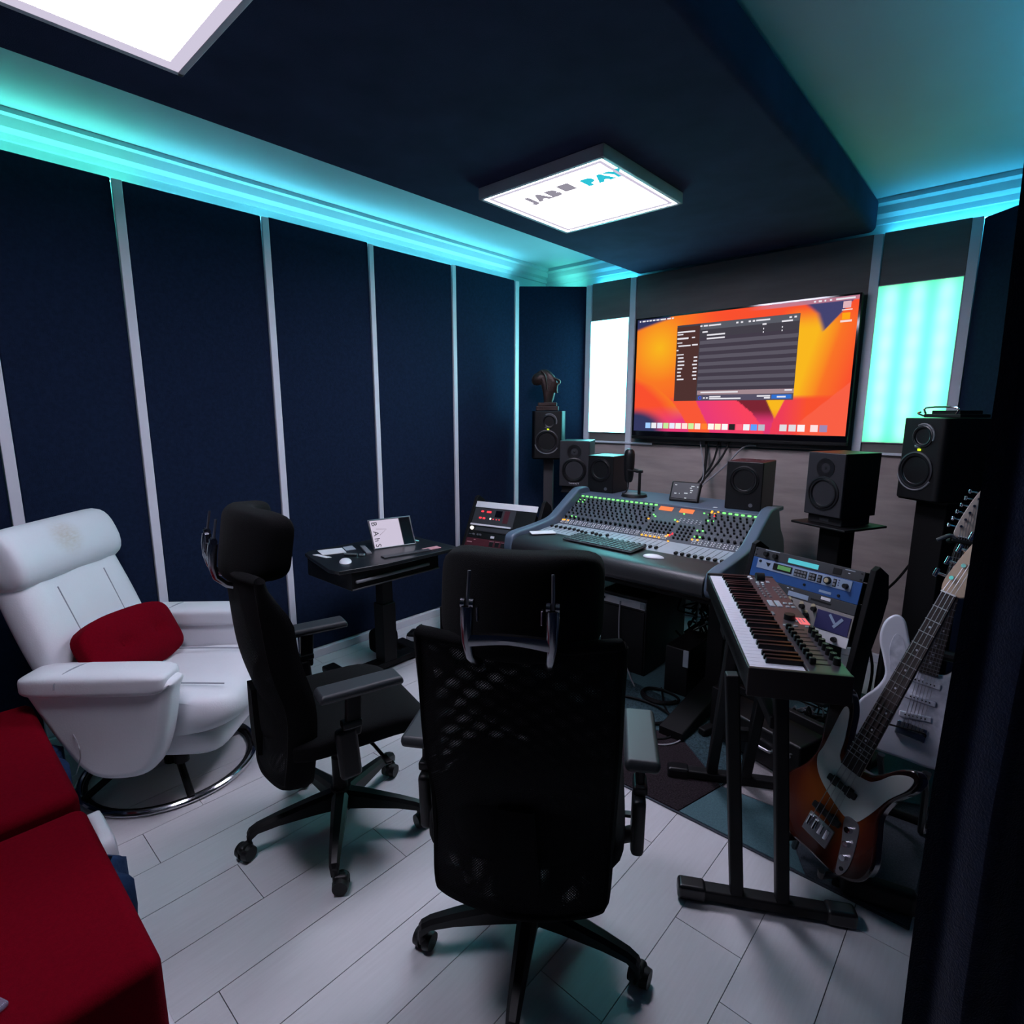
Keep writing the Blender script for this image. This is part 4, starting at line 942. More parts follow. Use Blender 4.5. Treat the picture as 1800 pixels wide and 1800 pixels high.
# ------------------------------------------------------------------ loudspeakers
def driver(name, parent, x, z, r, yf, trim=None, cap=True, deep=0.02):
    m_ = XF((x, yf, z), (R(90), 0, 0))          # local +z points out of the baffle
    d = obj(name, MB().lathe([(r*1.12, -0.002), (r*1.12, 0.004), (r*1.02, 0.006), (r, 0.003)], 32, m_), trim or M['baffle'], parent)
    obj('surround', MB().lathe([(r, 0.003), (r*0.95, 0.007), (r*0.86, 0.006), (r*0.80, 0.0)], 32, m_), M['rubber'], d)
    obj('cone', MB().lathe([(r*0.81, 0.0), (r*0.6, -deep*0.5), (r*0.36, -deep)], 32, m_), M['cone'], d)
    if cap: obj('dust_cap', MB().lathe([(r*0.38, -deep), (r*0.34, -deep*0.6), (r*0.2, -deep*0.25), (0.0, -deep*0.1)], 24, m_), M['cone'], d)
    return d
def speaker(style, label, loc, rz, W, H, D, lab_group=None):
    t = thing('studio_monitor', label, 'loudspeaker', loc, rz, lab_group)
    yf = -D/2
    if style == 'adam':
        c = 0.03
        obj('cabinet', MB().prism([(-W/2+c, yf), (W/2-c, yf), (W/2, yf+c), (W/2, D/2), (-W/2, D/2), (-W/2, yf+c)], 0, H, 0.004), M['black'], t, ang=25)
        driver('woofer', t, -0.005, H*0.36, W*0.33, yf-0.001)
        m_ = XF((-0.005, yf-0.002, H*0.36), (R(90), 0, 0)); r = W*0.385
        obj('woofer_trim', MB().tube([(-0.005+r*math.cos(a), yf-0.001, H*0.36+r*math.sin(a)) for a in [R(195+15*i) for i in range(10)]], 0.005, 8), M['grey'], t)
        driver('tweeter', t, 0.012, H*0.78, W*0.19, yf-0.001, deep=0.008)
        r = W*0.235
        obj('tweeter_trim', MB().tube([(0.012+r*math.cos(a), yf-0.001, H*0.78+r*math.sin(a)) for a in [R(-20+14*i) for i in range(11)]], 0.0045, 8), M['grey'], t)
        obj('badge', MB().sphere((-0.008, yf-0.002, H*0.655), 0.014, 12, (1.1, 0.3, 0.9)), M['steel'], t)
        obj('standby_lamp', MB().box((0.004, yf-0.004, H*0.615), (0.016, 0.004, 0.010), 0.003), M['e_yel'], t)
    elif style == 'tannoy':
        obj('cabinet', MB().bx(-W/2, W/2, yf+0.018, D/2, 0, H, 0.004), M['black'], t)
        obj('baffle', MB().bx(-W/2, W/2, yf, yf+0.018, 0, H, 0.005), M['baffle'], t)
        m_ = XF((0, yf-0.001, H*0.76), (R(90), 0, 0))
        tw = obj('tweeter', MB().lathe([(W*0.24, 0), (W*0.24, 0.002), (W*0.16, 0.001), (W*0.07, -0.003), (0, 0.002)], 28, m_), M['rubber'], t)
        driver('woofer', t, 0, H*0.36, W*0.37, yf-0.001, M['rubber'], deep=0.03)
        if loc[0] < -1.5: obj('badge', text_mb('TANNOY', 0.018, 0.001, XF((0, yf-0.001, 0.022), (R(90), 0, 0))), M['paper'], t, smooth=False)
    else:
        obj('cabinet', MB().bx(-W/2, W/2, yf, D/2, 0, H, 0.006, 3), M['black'], t)
        driver('driver', t, 0, H*0.62, W*0.36, yf-0.001, M['black'], deep=0.016)
        obj('emblem', MB().cyl((W*0.22, yf-0.003, H*0.11), (W*0.22, yf, H*0.11), 0.011, 0.011, 16), M['steel'], t)
        pr_ = MB()
        for x, y in ((-W*0.16, -0.02), (W*0.2, 0.03)): pr_.lathe([(0.028, 0.0005), (0.024, 0.001), (0.021, -0.004), (0.0, -0.004)], 20, XF((x, y, H+0.0005)))
        obj('port', pr_, M['rubber'], t)
    return t
M['stand_l'] = mat('taupe painted stand', (0.045, 0.042, 0.048), 0.6)
def stand(label, x, y, rz, top, pw, plate, colw, cold, offs=0.0, colm=None):
    t = thing('speaker_stand', label, 'speaker stand', (x, y, 0), rz)
    obj('base_plate', MB().box((0, offs, 0.02), (0.20, 0.20, 0.022), 0.006), M['blackm'], t)
    obj('column', MB().box((0, offs, (top-0.02)/2+0.015), (colw, cold, top-0.04), 0.006), colm or M['blackm'], t)
    if plate: obj('top_plate', MB().box((0, 0, top-0.006), (pw, pw, 0.012), 0.004), M['blackm'], t)
    return t
RA = R(-36); LA = R(34)
stand('tall dark stand under the far right monitor speaker', -0.235, 3.165, RA, 1.115, 0.24, True, 0.15, 0.13)
speaker('adam', 'large black monitor with yellow lamp at the right, on the far right stand', (-0.245, 3.155, 1.116), RA, 0.225, 0.355, 0.30)
stand('tall grey brown stand under the far left monitor speaker', -2.765, 3.50, LA, 1.143, 0.23, True, 0.075, 0.075, colm=M['stand_l'])
speaker('adam', 'black monitor with yellow lamp at the left, under the bronze sculpture', (-2.75, 3.48, 1.144), LA, 0.24, 0.355, 0.29)
stand('dark stand with wide top plate under the right grey monitor speaker', -0.64, 3.15, R(-25), 0.950, 0.30, True, 0.115, 0.11)
M['foam'] = mat('isolation foam', (0.006, 0.006, 0.008), 0.9)
tp = thing('isolation_pad', 'black isolation pad between right grey monitor and its stand plate', 'pad', (-0.64, 3.15, 0.951), R(-25)); obj('pad', MB().box((0, 0, 0.022), (0.185, 0.20, 0.043), 0.004), M['foam'], tp)
obj('label_strip', MB().box((0.0, -0.101, 0.022), (0.05, 0.002, 0.014)), M['darkgrey'], tp)
speaker('tannoy', 'grey fronted monitor on the stand with the wide plate, right of the console', (-0.64, 3.15, 0.995), R(-25), 0.20, 0.308, 0.25)
stand('dark stand under the left grey monitor speaker', -2.41, 3.39, R(25), 0.925, 0.20, True, 0.10, 0.10)
tp = thing('isolation_pad', 'black isolation pad under the left grey monitor speaker', 'pad', (-2.41, 3.39, 0.926), R(25)); obj('pad', MB().box((0, 0, 0.02), (0.185, 0.20, 0.039), 0.004), M['foam'], tp)
speaker('tannoy', 'grey fronted monitor behind the left end of the console', (-2.41, 3.39, 0.966), R(25), 0.215, 0.325, 0.25)
speaker('cube', 'black cube speaker on the left of the console deck behind the microphone', (-2.115, 3.345, 0.951), R(4), 0.195, 0.25, 0.22)
speaker('cube', 'black cube speaker on the right end of the console deck', (-1.135, 3.31, 0.951), R(2), 0.20, 0.272, 0.235)
bpy.context.view_layer.update()
# bronze sculpture on the left monitor
t = thing('bronze_sculpture', 'dark bronze abstract sculpture on a slab base on the left monitor speaker', 'sculpture', (-2.76, 3.47, 1.500), R(36))
t.matrix_basis = t.matrix_basis @ Matrix.Diagonal((1.07, 1.07, 1.07, 1))
obj('plinth', MB().box((0, 0, 0.017), (0.16, 0.12, 0.032), 0.004).box((0, 0, 0.046), (0.135, 0.10, 0.026), 0.004), M['bronze'], t)
rings = []
for z, cx, w_, d_, tw in ((0.058, 0.0, 0.028, 0.026, 0), (0.085, 0.004, 0.034, 0.03, 10), (0.12, 0.006, 0.040, 0.032, 20), (0.16, 0.010, 0.048, 0.034, 35), (0.195, 0.008, 0.056, 0.036, 45), (0.225, -0.004, 0.060, 0.034, 50), (0.25, -0.018, 0.058, 0.030, 55), (0.275, -0.024, 0.040, 0.024, 60), (0.29, -0.024, 0.016, 0.012, 60)):
    ring = []
    for q in range(20):
        a = 2*PI*q/20; k = 1+0.22*math.cos(3*a+R(tw)*2); ring.append(Vector((cx+w_*math.cos(a)*k, d_*math.sin(a)*k, z)))
    rings.append(ring)
obj('torso', MB().loft(rings), M['bronze'], t, ang=60)
obj('head', MB().loft([[Vector((-0.03-0.085*u+0.0*q, r_*math.cos(2*PI*q/14)*0.8, 0.235-0.02*u+r_*math.sin(2*PI*q/14)*1.2)) for q in range(14)] for u, r_ in ((0, 0.034), (0.3, 0.04), (0.6, 0.038), (0.85, 0.03), (1.0, 0.014))]), M['bronze'], t, ang=60)
obj('wing', MB().tube(spline([(0.03, -0.02, 0.235), (0.075, -0.02, 0.215), (0.085, -0.018, 0.20), (0.066, -0.018, 0.18), (0.062, -0.016, 0.145), (0.066, -0.014, 0.125)], 5, False), 0.009, 10), M['bronze'], t, ang=60)
obj('ridge', MB().tube(spline([(-0.045, -0.036, 0.28), (-0.02, -0.042, 0.25), (-0.01, -0.044, 0.21), (-0.004, -0.038, 0.15)], 5, False), 0.006, 8), M['bronze'], t, ang=60)
# turntable like tray on the right monitor
t = thing('metal_tray', 'thin black tray with chrome handles on top of the far right monitor speaker', 'tray', (-0.235, 3.14, 1.472), RA)
obj('tray', MB().box((0.01, 0, 0.009), (0.17, 0.16, 0.016), 0.004).box((0.01, 0, 0.024), (0.13, 0.12, 0.016), 0.003), M['black'], t)
obj('handle', MB().tube(spline([(-0.06, -0.085, 0.018), (-0.06, -0.085, 0.044), (0.08, -0.085, 0.044), (0.08, -0.085, 0.018)], 3, False), 0.004, 8), M['chrome'], t)
obj('hook', MB().tube(spline([(-0.09, -0.05, 0.005), (-0.12, -0.06, 0.018), (-0.10, -0.07, 0.024)], 4, False), 0.004, 8), M['chrome'], t)
# ------------------------------------------------------------------ sloping equipment racks
def rack(label, loc, rz, ztop, tilt, hw=0.262, depth=0.10):
    t = thing('equipment_rack', label, 'rack', loc, rz)
    ta = math.tan(R(tilt))
    for s_ in (-1, 1):
        poly = [(0.0, ztop), (0.03, ztop+0.012), (depth, ztop-0.03), (depth+0.02, ztop-0.13), (depth-0.01, ztop-0.22), (depth+0.02-0.34*ta, ztop-0.34), (depth-0.5*ta, 0.20), (-(ztop-0.20)*ta, 0.18)]
        obj('side_rail', MB().prism(poly, s_*hw-0.012, s_*hw+0.012, 0.004, YZX), M['blackm'], t)
        obj('foot_rail', MB().bx(s_*hw-0.02, s_*hw+0.02, -0.28, 0.24, 0.0, 0.035, 0.008).bx(s_*hw-0.018, s_*hw+0.018, -(ztop-0.2)*ta-0.02, 0.03, 0.03, 0.22, 0.006), M['blackm'], t)
    obj('cross_bar', MB().bx(-hw, hw, depth*0.4-(ztop-0.25)*ta, depth*0.4+0.03-(ztop-0.25)*ta, 0.20, 0.24, 0.006), M['blackm'], t)
    return t
def unit_mtx(loc, rz, ztop, tilt, s0):       # frame of a rack unit whose top edge lies s0 below the rack top along the slope
    a = R(tilt); top = Matrix.Translation(loc) @ Matrix.Rotation(rz, 4, 'Z') @ Matrix.Translation((0, 0.0, ztop)) @ Matrix.Rotation(-a, 4, 'X')
    return top @ Matrix.Translation((0, -0.004, -s0))
U = 0.0445
def unit(name, label, cat, rk, s0, n, m, body_d=0.16, m_ears='blackm', group=None):
    mt = unit_mtx(rk[0], rk[1], rk[2], rk[3], s0)
    t = thing(name, label, cat, mtx=mt, group=group)
    h = n*U-0.0015
    obj('faceplate', MB().bx(-0.241, 0.241, -0.006, 0.0, -h, 0, 0.0015), M[m], t)
    obj('chassis', MB().bx(-0.215, 0.215, 0.0, body_d, -h+0.002, -0.002, 0.002), M['blackm'], t)
    return t, h
def knobs(t, pts, r, m='black', l=0.014, name='knob'):
    for x, z in pts: obj(name, MB().cyl((x, -0.006, z), (x, -0.006-l, z), r, r*0.85, 14), M[m], t)
def plates(t, name, lst, m, y=-0.0075, d=0.003, bev=0.001):
    for x0, x1, z0, z1 in lst: obj(name, MB().bx(x0, x1, y, y+d, z0, z1, bev, 1), M[m], t, smooth=False)
# right rack
RK = (Vector((-0.617, 2.56, 0.012)), R(-17.2), 0.885, 15)
rack('black sloping equipment rack behind the keyboard controller, right of the console', RK[0], RK[1], RK[2], RK[3])
t, h = unit('rack_processor', 'black rack unit with cyan display strip, topmost in the right rack', 'audio unit', RK, 0.012, 1, 'darkgrey')
plates(t, 'display', [(-0.075, 0.06, -0.036, -0.016)], 'e_cyan'); knobs(t, [(-0.18, -0.022), (-0.135, -0.024)], 0.012)
plates(t, 'label_plate', [(-0.19, -0.12, -0.006, -0.002), (0.165, 0.205, -0.010, -0.006)], 'silverstrip'); plates(t, 'socket', [(0.12, 0.155, -0.036, -0.010)], 'black'); plates(t, 'button', [(0.18, 0.188, -0.022, -0.018)], 'paper')
for x in (-0.231, 0.231): knobs(t, [(x, -0.01), (x, -0.034)], 0.004, 'black', 0.003, 'screw')
t, h = unit('rack_reverb', 'silver and blue two unit processor with green screen and knob in the right rack', 'audio unit', RK, 0.012+U, 2, 'gearblue')
plates(t, 'silver_panel', [(-0.215, 0.205, -0.046, -0.003)], 'gearsilver', -0.0085)
plates(t, 'window', [(-0.135, -0.045, -0.038, -0.008)], 'black', -0.0105); plates(t, 'lcd', [(-0.112, -0.052, -0.030, -0.012)], 'e_lcd', -0.0125)
plates(t, 'button_block', [(-0.035, 0.022, -0.040, -0.010), (0.030, 0.062, -0.041, -0.010), (0.068, 0.086, -0.042, -0.010), (0.132, 0.146, -0.042, -0.010)], 'black', -0.0105)
g = MB()
for x0, n_ in ((-0.032, 4), (0.033, 2), (0.071, 1), (0.134, 1)):
    for i in range(n_):
        for j in range(2): g.bx(x0+0.0135*i, x0+0.0135*i+0.010, -0.0125, -0.0105, -0.037+0.014*j, -0.028+0.014*j)
o = obj('small_buttons', g, M['grey'], t, smooth=False); o['kind'] = 'stuff'
knobs(t, [(0.110, -0.024)], 0.0165, 'black', 0.012); obj('knob_cap', MB().cyl((0.110, -0.018, -0.024), (0.110, -0.0205, -0.024), 0.010, 0.009, 16), M['tan'], t)
knobs(t, [(0.185, -0.028)], 0.011, 'black', 0.018); knobs(t, [(-0.20, -0.014)], 0.007, 'black', 0.006)
obj('arrow_mark', MB().prism([(-0.172, -0.014), (-0.148, -0.014), (-0.158, -0.032)], 0.0088, 0.0098, 0, Matrix(((1, 0, 0, 0), (0, 0, -1, 0), (0, 1, 0, 0), (0, 0, 0, 1)))), M['black'], t, smooth=False)
knobs(t, [(0.155, -0.012), (0.155, -0.022), (0.155, -0.032)], 0.0028, 'gearviolet', 0.004, 'led')
knobs(t, [(0.02, -0.066), (0.165, -0.072)], 0.006, 'black', 0.004, 'screw'); plates(t, 'label_plate', [(0.085, 0.135, -0.078, -0.068)], 'gearsilver')
t, h = unit('rack_patchbay', 'black rack unit with pale label and small blue panel in the right rack', 'audio unit', RK, 0.012+3*U, 1, 'darkgrey')
plates(t, 'blue_panel', [(-0.04, 0.05, -0.038, -0.018)], 'gearsilver'); plates(t, 'label_plate', [(0.10, 0.14, -0.016, -0.004)], 'paper'); plates(t, 'slot', [(0.06, 0.145, -0.030, -0.022)], 'black'); plates(t, 'button', [(-0.05, -0.042, -0.01, -0.006), (-0.03, -0.022, -0.01, -0.006)], 'paper')
t, h = unit('rack_preamp', 'beige and violet two unit preamp with tan knobs in the right rack', 'audio unit', RK, 0.012+4*U, 2, 'gearbeige')
plates(t, 'violet_panel', [(0.10, 0.235, -h, -0.012)], 'gearviolet', -0.0085)
for i, (x, z) in enumerate([(-0.19, -0.02), (-0.15, -0.05), (-0.10, -0.02), (-0.06, -0.052), (-0.02, -0.018), (0.0, -0.05), (0.035, -0.022), (0.06, -0.052), (0.085, -0.018), (0.05, -0.078), (-0.03, -0.078), (-0.11, -0.078)]):
    k_ = obj('knob', MB().cyl((x, -0.006, z), (x, -0.022, z), 0.011, 0.009, 14), M['black'], t); obj('knob_cap', MB().cyl((x-0.006, -0.006, z+0.012), (x-0.006, -0.009, z+0.012), 0.009, 0.009, 12), M['tan'], t)
obj('painted_mark', MB().box((0.19, -0.0095, -0.045), (0.012, 0.001, 0.05), 0, rot=(0, R(35), 0)).box((0.165, -0.0095, -0.035), (0.01, 0.001, 0.04), 0, rot=(0, R(-40), 0)), M['gearsilver'], t, smooth=False)
t, h = unit('rack_switcher', 'pale rack unit with black knobs, lowest visible in the right rack', 'audio unit', RK, 0.012+6*U, 1, 'paper'); knobs(t, [(0.19, -0.022), (0.10, -0.022), (0.0, -0.022)], 0.011)
# left rack
LK = (Vector((-2.555, 2.80, 0)), R(12), 0.90, 30)
rack('black sloping equipment rack left of the console by the left wall', LK[0], LK[1], LK[2], LK[3], 0.265)
def lst(x0, x1, z0, z1): return [(x0, x1, z0, z1)]
t, h = unit('rack_blank_panel', 'white blank strip at the top of the left rack', 'panel', LK, 0.03, 1, 'white', 0.05)
t, h = unit('rack_synth', 'black rack unit with glowing red buttons in the left rack', 'audio unit', LK, 0.03+U, 3, 'black')
plates(t, 'grey_panel', [(-0.235, 0.09, -h+0.004, -0.004)], 'darkgrey')
plates(t, 'red_button', [(-0.18, -0.16, -0.034, -0.022), (-0.135, -0.10, -0.036, -0.022), (-0.185, -0.165, -0.082, -0.070), (-0.155, -0.135, -0.083, -0.071)], 'e_red', -0.012, 0.006, 0.002)
plates(t, 'small_red_button', [(-0.075, -0.067, -0.08, -0.074), (-0.05, -0.042, -0.081, -0.075), (-0.028, -0.02, -0.08, -0.074)], 'e_red', -0.010, 0.004)
plates(t, 'white_button', [(-0.10, -0.088, -0.082, -0.070)], 'e_white', -0.010, 0.004); plates(t, 'small_screen', [(-0.065, -0.012, -0.062, -0.014)], 'screen_blk', -0.010); plates(t, 'key_column', [(0.005, 0.045, -0.10, -0.01)], 'gearmaroon', -0.010); plates(t, 'white_edge', [(-0.24, 0.08, -h, -h+0.012)], 'white', -0.011, 0.006)
t, h = unit('rack_compressor', 'black rack unit with a bright white knob in the left rack', 'audio unit', LK, 0.03+4*U, 1, 'black')
obj('lit_knob', MB().cyl((-0.218, -0.006, -0.02), (-0.218, -0.016, -0.02), 0.013, 0.012, 18), M['e_white'], t); plates(t, 'window', [(-0.19, 0.10, -0.036, -0.008)], 'darkgrey')
t, h = unit('rack_interface', 'black rack unit with small pale knobs in the left rack', 'audio unit', LK, 0.03+5*U, 1, 'black'); knobs(t, [(-0.19, -0.02), (-0.155, -0.02), (-0.135, -0.02)], 0.007, 'grey'); plates(t, 'badge', [(-0.055, -0.025, -0.034, -0.018)], 'paper'); plates(t, 'label_plate', [(-0.232, -0.21, -0.02, -0.016)], 'grey')
t, h = unit('rack_mixer', 'maroon rack unit with a row of outlined switches in the left rack', 'audio unit', LK, 0.03+6*U, 2, 'gearmaroon')
for i in range(6): plates(t, 'switch', [(-0.05+0.045*i, -0.02+0.045*i, -0.045, -0.015)], 'black', -0.010); plates(t, 'switch_rim', [(-0.053+0.045*i, -0.017+0.045*i, -0.013, -0.010)], 'pinkcard', -0.009)
plates(t, 'label_plate', [(-0.23, -0.19, -0.034, -0.026), (-0.18, -0.165, -0.014, -0.008)], 'pinkcard')

# ------------------------------------------------------------------ keyboard controller
KM = Matrix.Translation((-0.565, 1.86, 0.85)) @ Matrix.Rotation(R(-60.3), 4, 'Z')
t = kc = thing('keyboard_controller', 'sixty one key keyboard controller with faders and knobs on a black stand', 'keyboard', mtx=KM)
L2, W2 = 0.444, 0.123
obj('case', MB().bx(-L2+0.014, L2-0.014, -W2, W2, -0.075, -0.022, 0.004), M['black'], t)
obj('front_lip', MB().bx(-L2+0.014, L2-0.014, -W2, -W2+0.006, -0.06, -0.006, 0.002), M['black'], t)
for s_ in (-1, 1): obj('end_cheek', MB().bx(s_*(L2-0.007)-0.007, s_*(L2-0.007)+0.007, -W2-0.002, W2, -0.078, 0.001, 0.003), M['ctrlend'], t)
obj('panel', MB().prism([(-L2+0.014, 0.022), (L2-0.014, 0.022), (L2-0.014, W2), (-L2+0.014, W2)], -0.03, -0.001, 0.003), M['ctrl'], t)
kx0, kx1 = -L2+0.016, L2-0.016; kw = (kx1-kx0)/36
wm = MB().box((0, 0, 0), (kw-0.0010, 0.136, 0.018), 0.0015, 1); wk = None
for i in range(36):
    if wk is None: wk = obj('white_key', wm, M['keywhite'], t, ang=30); q = wk
    else: q = wk.copy(); C.objects.link(q); q.parent = t
    q.location = (kx0+kw*(i+0.5), -0.048, -0.016)
bkm = MB().loft([[Vector((x, y, z)) for x, z in ((-0.0065, 0), (0.0065, 0), (0.0052, hh), (-0.0052, hh))] for y, hh in ((-0.046, 0.0), (-0.0452, 0.010), (-0.0435, 0.0128), (-0.040, 0.0135), (0.046, 0.0135))])
bk_ = None
for i in range(35):
    if i % 7 in (2, 6): continue
    if bk_ is None: bk_ = obj('black_key', bkm, M['keyblack'], t, ang=30); q = bk_
    else: q = bk_.copy(); C.objects.link(q); q.parent = t
    q.location = (kx0+kw*(i+1)+(0.001 if i % 7 in (1, 5) else -0.001 if i % 7 in (0, 3) else 0), -0.026, -0.007)
for i in range(9):
    x = 0.135+0.0305*i
    obj('slider_track', MB().bx(x-0.0012, x+0.0012, 0.038, 0.088, -0.001, 0.0004), M['black'], t, smooth=False)
    obj('slider_cap', MB().box((x, 0.043, 0.008), (0.013, 0.016, 0.018), 0.003, 2), M['black'], t)
for i in range(8):
    x = 0.15+0.0315*i
    k_ = obj('knob', MB().cyl((x, 0.104, -0.001), (x, 0.104, 0.018), 0.010, 0.0085, 18), M['black'], t)
    obj('pointer', MB().box((x+0.004, 0.104, 0.0185), (0.008, 0.002, 0.001)), M['grey'], k_, smooth=False)
obj('pitch_wheel', MB().cyl((-L2+0.045, 0.052, 0.002), (-L2+0.045, 0.082, 0.002), 0.022, 0.022, 24), M['black'], t)
obj('jog_dial', MB().cyl((0.045, 0.068, -0.001), (0.045, 0.068, 0.016), 0.017, 0.016, 24), M['black'], t)
obj('screen', MB().bx(0.03, 0.085, 0.090, 0.118, -0.001, 0.0008), M['e_pink'], t, smooth=False)
obj('screen_text', MB().bx(0.036, 0.06, 0.094, 0.098, 0.0008, 0.0011).bx(0.066, 0.08, 0.094, 0.097, 0.0008, 0.0011).bx(0.036, 0.07, 0.105, 0.109, 0.0008, 0.0011), M['pinkcard'], t, smooth=False)
for x, y, w_, d_, m_ in [(-0.415, 0.032, 0.018, 0.012, 'paper'), (-0.39, 0.034, 0.014, 0.010, 'paper'), (-0.345, 0.048, 0.012, 0.010, 'paper'), (-0.345, 0.066, 0.012, 0.010, 'paper'), (-0.36, 0.088, 0.022, 0.012, 'silverstrip'), (-0.32, 0.046, 0.012, 0.008, 'silverstrip'), (-0.32, 0.064, 0.012, 0.008, 'silverstrip')] + [(-0.29+0.028*i, y, 0.012, 0.008, 'grey') for i in range(5) for y in (0.042, 0.06, 0.095, 0.110)] + [(-0.10, 0.045, 0.06, 0.016, 'silverstrip'), (-0.10, 0.068, 0.06, 0.016, 'silverstrip'), (-0.11, 0.092, 0.012, 0.012, 'silverstrip'), (-0.11, 0.110, 0.012, 0.012, 'silverstrip'), (-0.075, 0.092, 0.012, 0.012, 'silverstrip'), (-0.075, 0.110, 0.012, 0.012, 'silverstrip'), (0.0, 0.03, 0.03, 0.007, 'grey'), (0.06, 0.086, 0.012, 0.007, 'silverstrip'), (0.105, 0.042, 0.010, 0.012, 'silverstrip'), (0.105, 0.072, 0.010, 0.012, 'silverstrip'), (0.105, 0.105, 0.010, 0.012, 'silverstrip')]:
    obj('button', MB().box((x, y, 0.0), (w_, d_, 0.004), 0.001, 1), M[m_], t, smooth=False)
# its stand
KS = Matrix.Translation((-0.565, 1.86, 0)) @ Matrix.Rotation(R(-60.3), 4, 'Z')
t = thing('keyboard_stand', 'black steel folding stand under the keyboard controller', 'stand', mtx=KS)
for x in (0.285, -0.315):
    ft = obj('foot_bar', MB().box((x, 0.005, 0.03), (0.046, 0.50, 0.036), 0.008), M['blackm'], t)
    for e in (-1, 1): obj('rubber_end', MB().box((x, 0.005+e*0.212, 0.029), (0.054, 0.085, 0.05), 0.012, 3), M['rubber'], ft)
for y in (-0.075, 0.055):
    obj('upright', MB().box((0.285, y-0.03, 0.40), (0.038, 0.038, 0.72), 0.006, 2, (R(4.8), 0, 0)), M['blackm'], t)
    p0, p1 = Vector((-0.315, y, 0.045)), Vector((-0.06, y, 0.74))
    d = (p1-p0); ry = math.atan2(d.x, d.z)
    obj('upright', MB().box((p0+p1)/2, (0.038, 0.04, d.length), 0.006, 2, (0, ry, 0)), M['blackm'], t)
obj('table_frame', MB().bx(0.262, 0.308, -0.115, 0.115, 0.745, 0.772, 0.005).bx(-0.10, -0.02, -0.115, 0.115, 0.735, 0.772, 0.005).bx(-0.08, 0.285, -0.02, 0.02, 0.735, 0.762, 0.005), M['blackm'], t)
obj('cross_tie', MB().box((0.09, -0.01, 0.62), (0.40, 0.03, 0.04), 0.006), M['blackm'], t)
obj('pedal_bracket', MB().box((-0.24, -0.01, 0.27), (0.03, 0.13, 0.05), 0.006), M['blackm'], t)

# ------------------------------------------------------------------ guitars
def frame(B, N, nhint):
    u = (N-B).normalized(); n = (nhint-u*nhint.dot(u)).normalized(); x = u.cross(n)
    return Matrix(((x.x, u.x, n.x, B.x), (x.y, u.y, n.y, B.y), (x.z, u.z, n.z, B.z), (0, 0, 0, 1)))
def neck(t, L, nf, w0, w1, ystart, nstr, mneck, dots=(3, 5, 7, 9, 15, 17, 19)):
    z0 = 0.010
    nk = obj('neck', MB().loft([[Vector((w_*math.cos(a), y, z0-0.022*max(0, math.sin(a)))) for a in [PI*i/10 for i in range(11)]] for w_, y in ((w1/2, ystart), ((w0+w1)/4, (L+ystart)/2), (w0/2, L))]), M[mneck], t)
    fb = obj('fingerboard', MB().prism([(-w1/2, ystart), (w1/2, ystart), (w0/2, L), (-w0/2, L)], z0, z0+0.006, 0.001), M['rosewood'], nk)
    def wd(y): return w1+(w0-w1)*(y-ystart)/(L-ystart)
    for f_ in range(1, nf+1):
        y = L*2**(-f_/12)
        if y < ystart+0.002: break
        obj('fret', MB().box((0, y, z0+0.0065), (wd(y), 0.0022, 0.0022)), M['steel'], fb, smooth=False)
        if f_ in dots or f_ == 12:
            yy = (L*2**(-(f_-1)/12)+y)/2
            for dx in ((-0.011, 0.011) if f_ == 12 else (0,)): obj('inlay_dot', MB().cyl((dx, yy, z0+0.0058), (dx, yy, z0+0.0064), 0.0032, 0.0032, 10), M['pearl'], fb)
    obj('nut', MB().box((0, L+0.0015, z0+0.007), (w0, 0.004, 0.005)), M['paper'], nk, smooth=False)
    return nk, wd
def guitar(name, label, cat, mtx, L, body, mbody, guard, mguard, nf, w0, w1, ystart, nstr, head, mhead, tuners, thick=0.042):
    t = thing(name, label, cat, mtx=mtx)
    obj('body', MB().prism(sp2(body, 5), -thick, 0.0, 0.009, seg=3), mbody, t, ang=40)
    obj('pickguard', MB().prism(sp2(guard, 4), 0.0, 0.0025, 0.0006), M[mguard], t)
    nk, wd = neck(t, L, nf, w0, w1, ystart, nstr, mhead)
    hd = obj('headstock', MB().prism(sp2(head, 4), -0.006, 0.008, 0.002), M[mhead], nk)
    sr = MB()
    for i in range(nstr):
        f_ = (i/(nstr-1)-0.5); xb, xn = f_*(w1-0.008), f_*(w0-0.008)
        r_ = 0.0007+0.0004*(1-i/(nstr-1))
        sr.cyl((xb, 0, 0.016), (xn, L+0.002, 0.0195), r_, r_, 5)
        tx, ty = tuners[i] if nstr == 6 else tuners[i]
        sr.cyl((xn, L+0.002, 0.0195), (tx, ty, 0.016), r_, r_, 5)
    obj('strings', sr, M['steel'], t)
    for tx, ty in tuners:
        big = nstr == 4
        tu = obj('tuning_post', MB().cyl((tx, ty, 0.008), (tx, ty, 0.020), 0.0075 if big else 0.0045, 0.006 if big else 0.004, 12), M['chrome'], hd)
    return t, hd
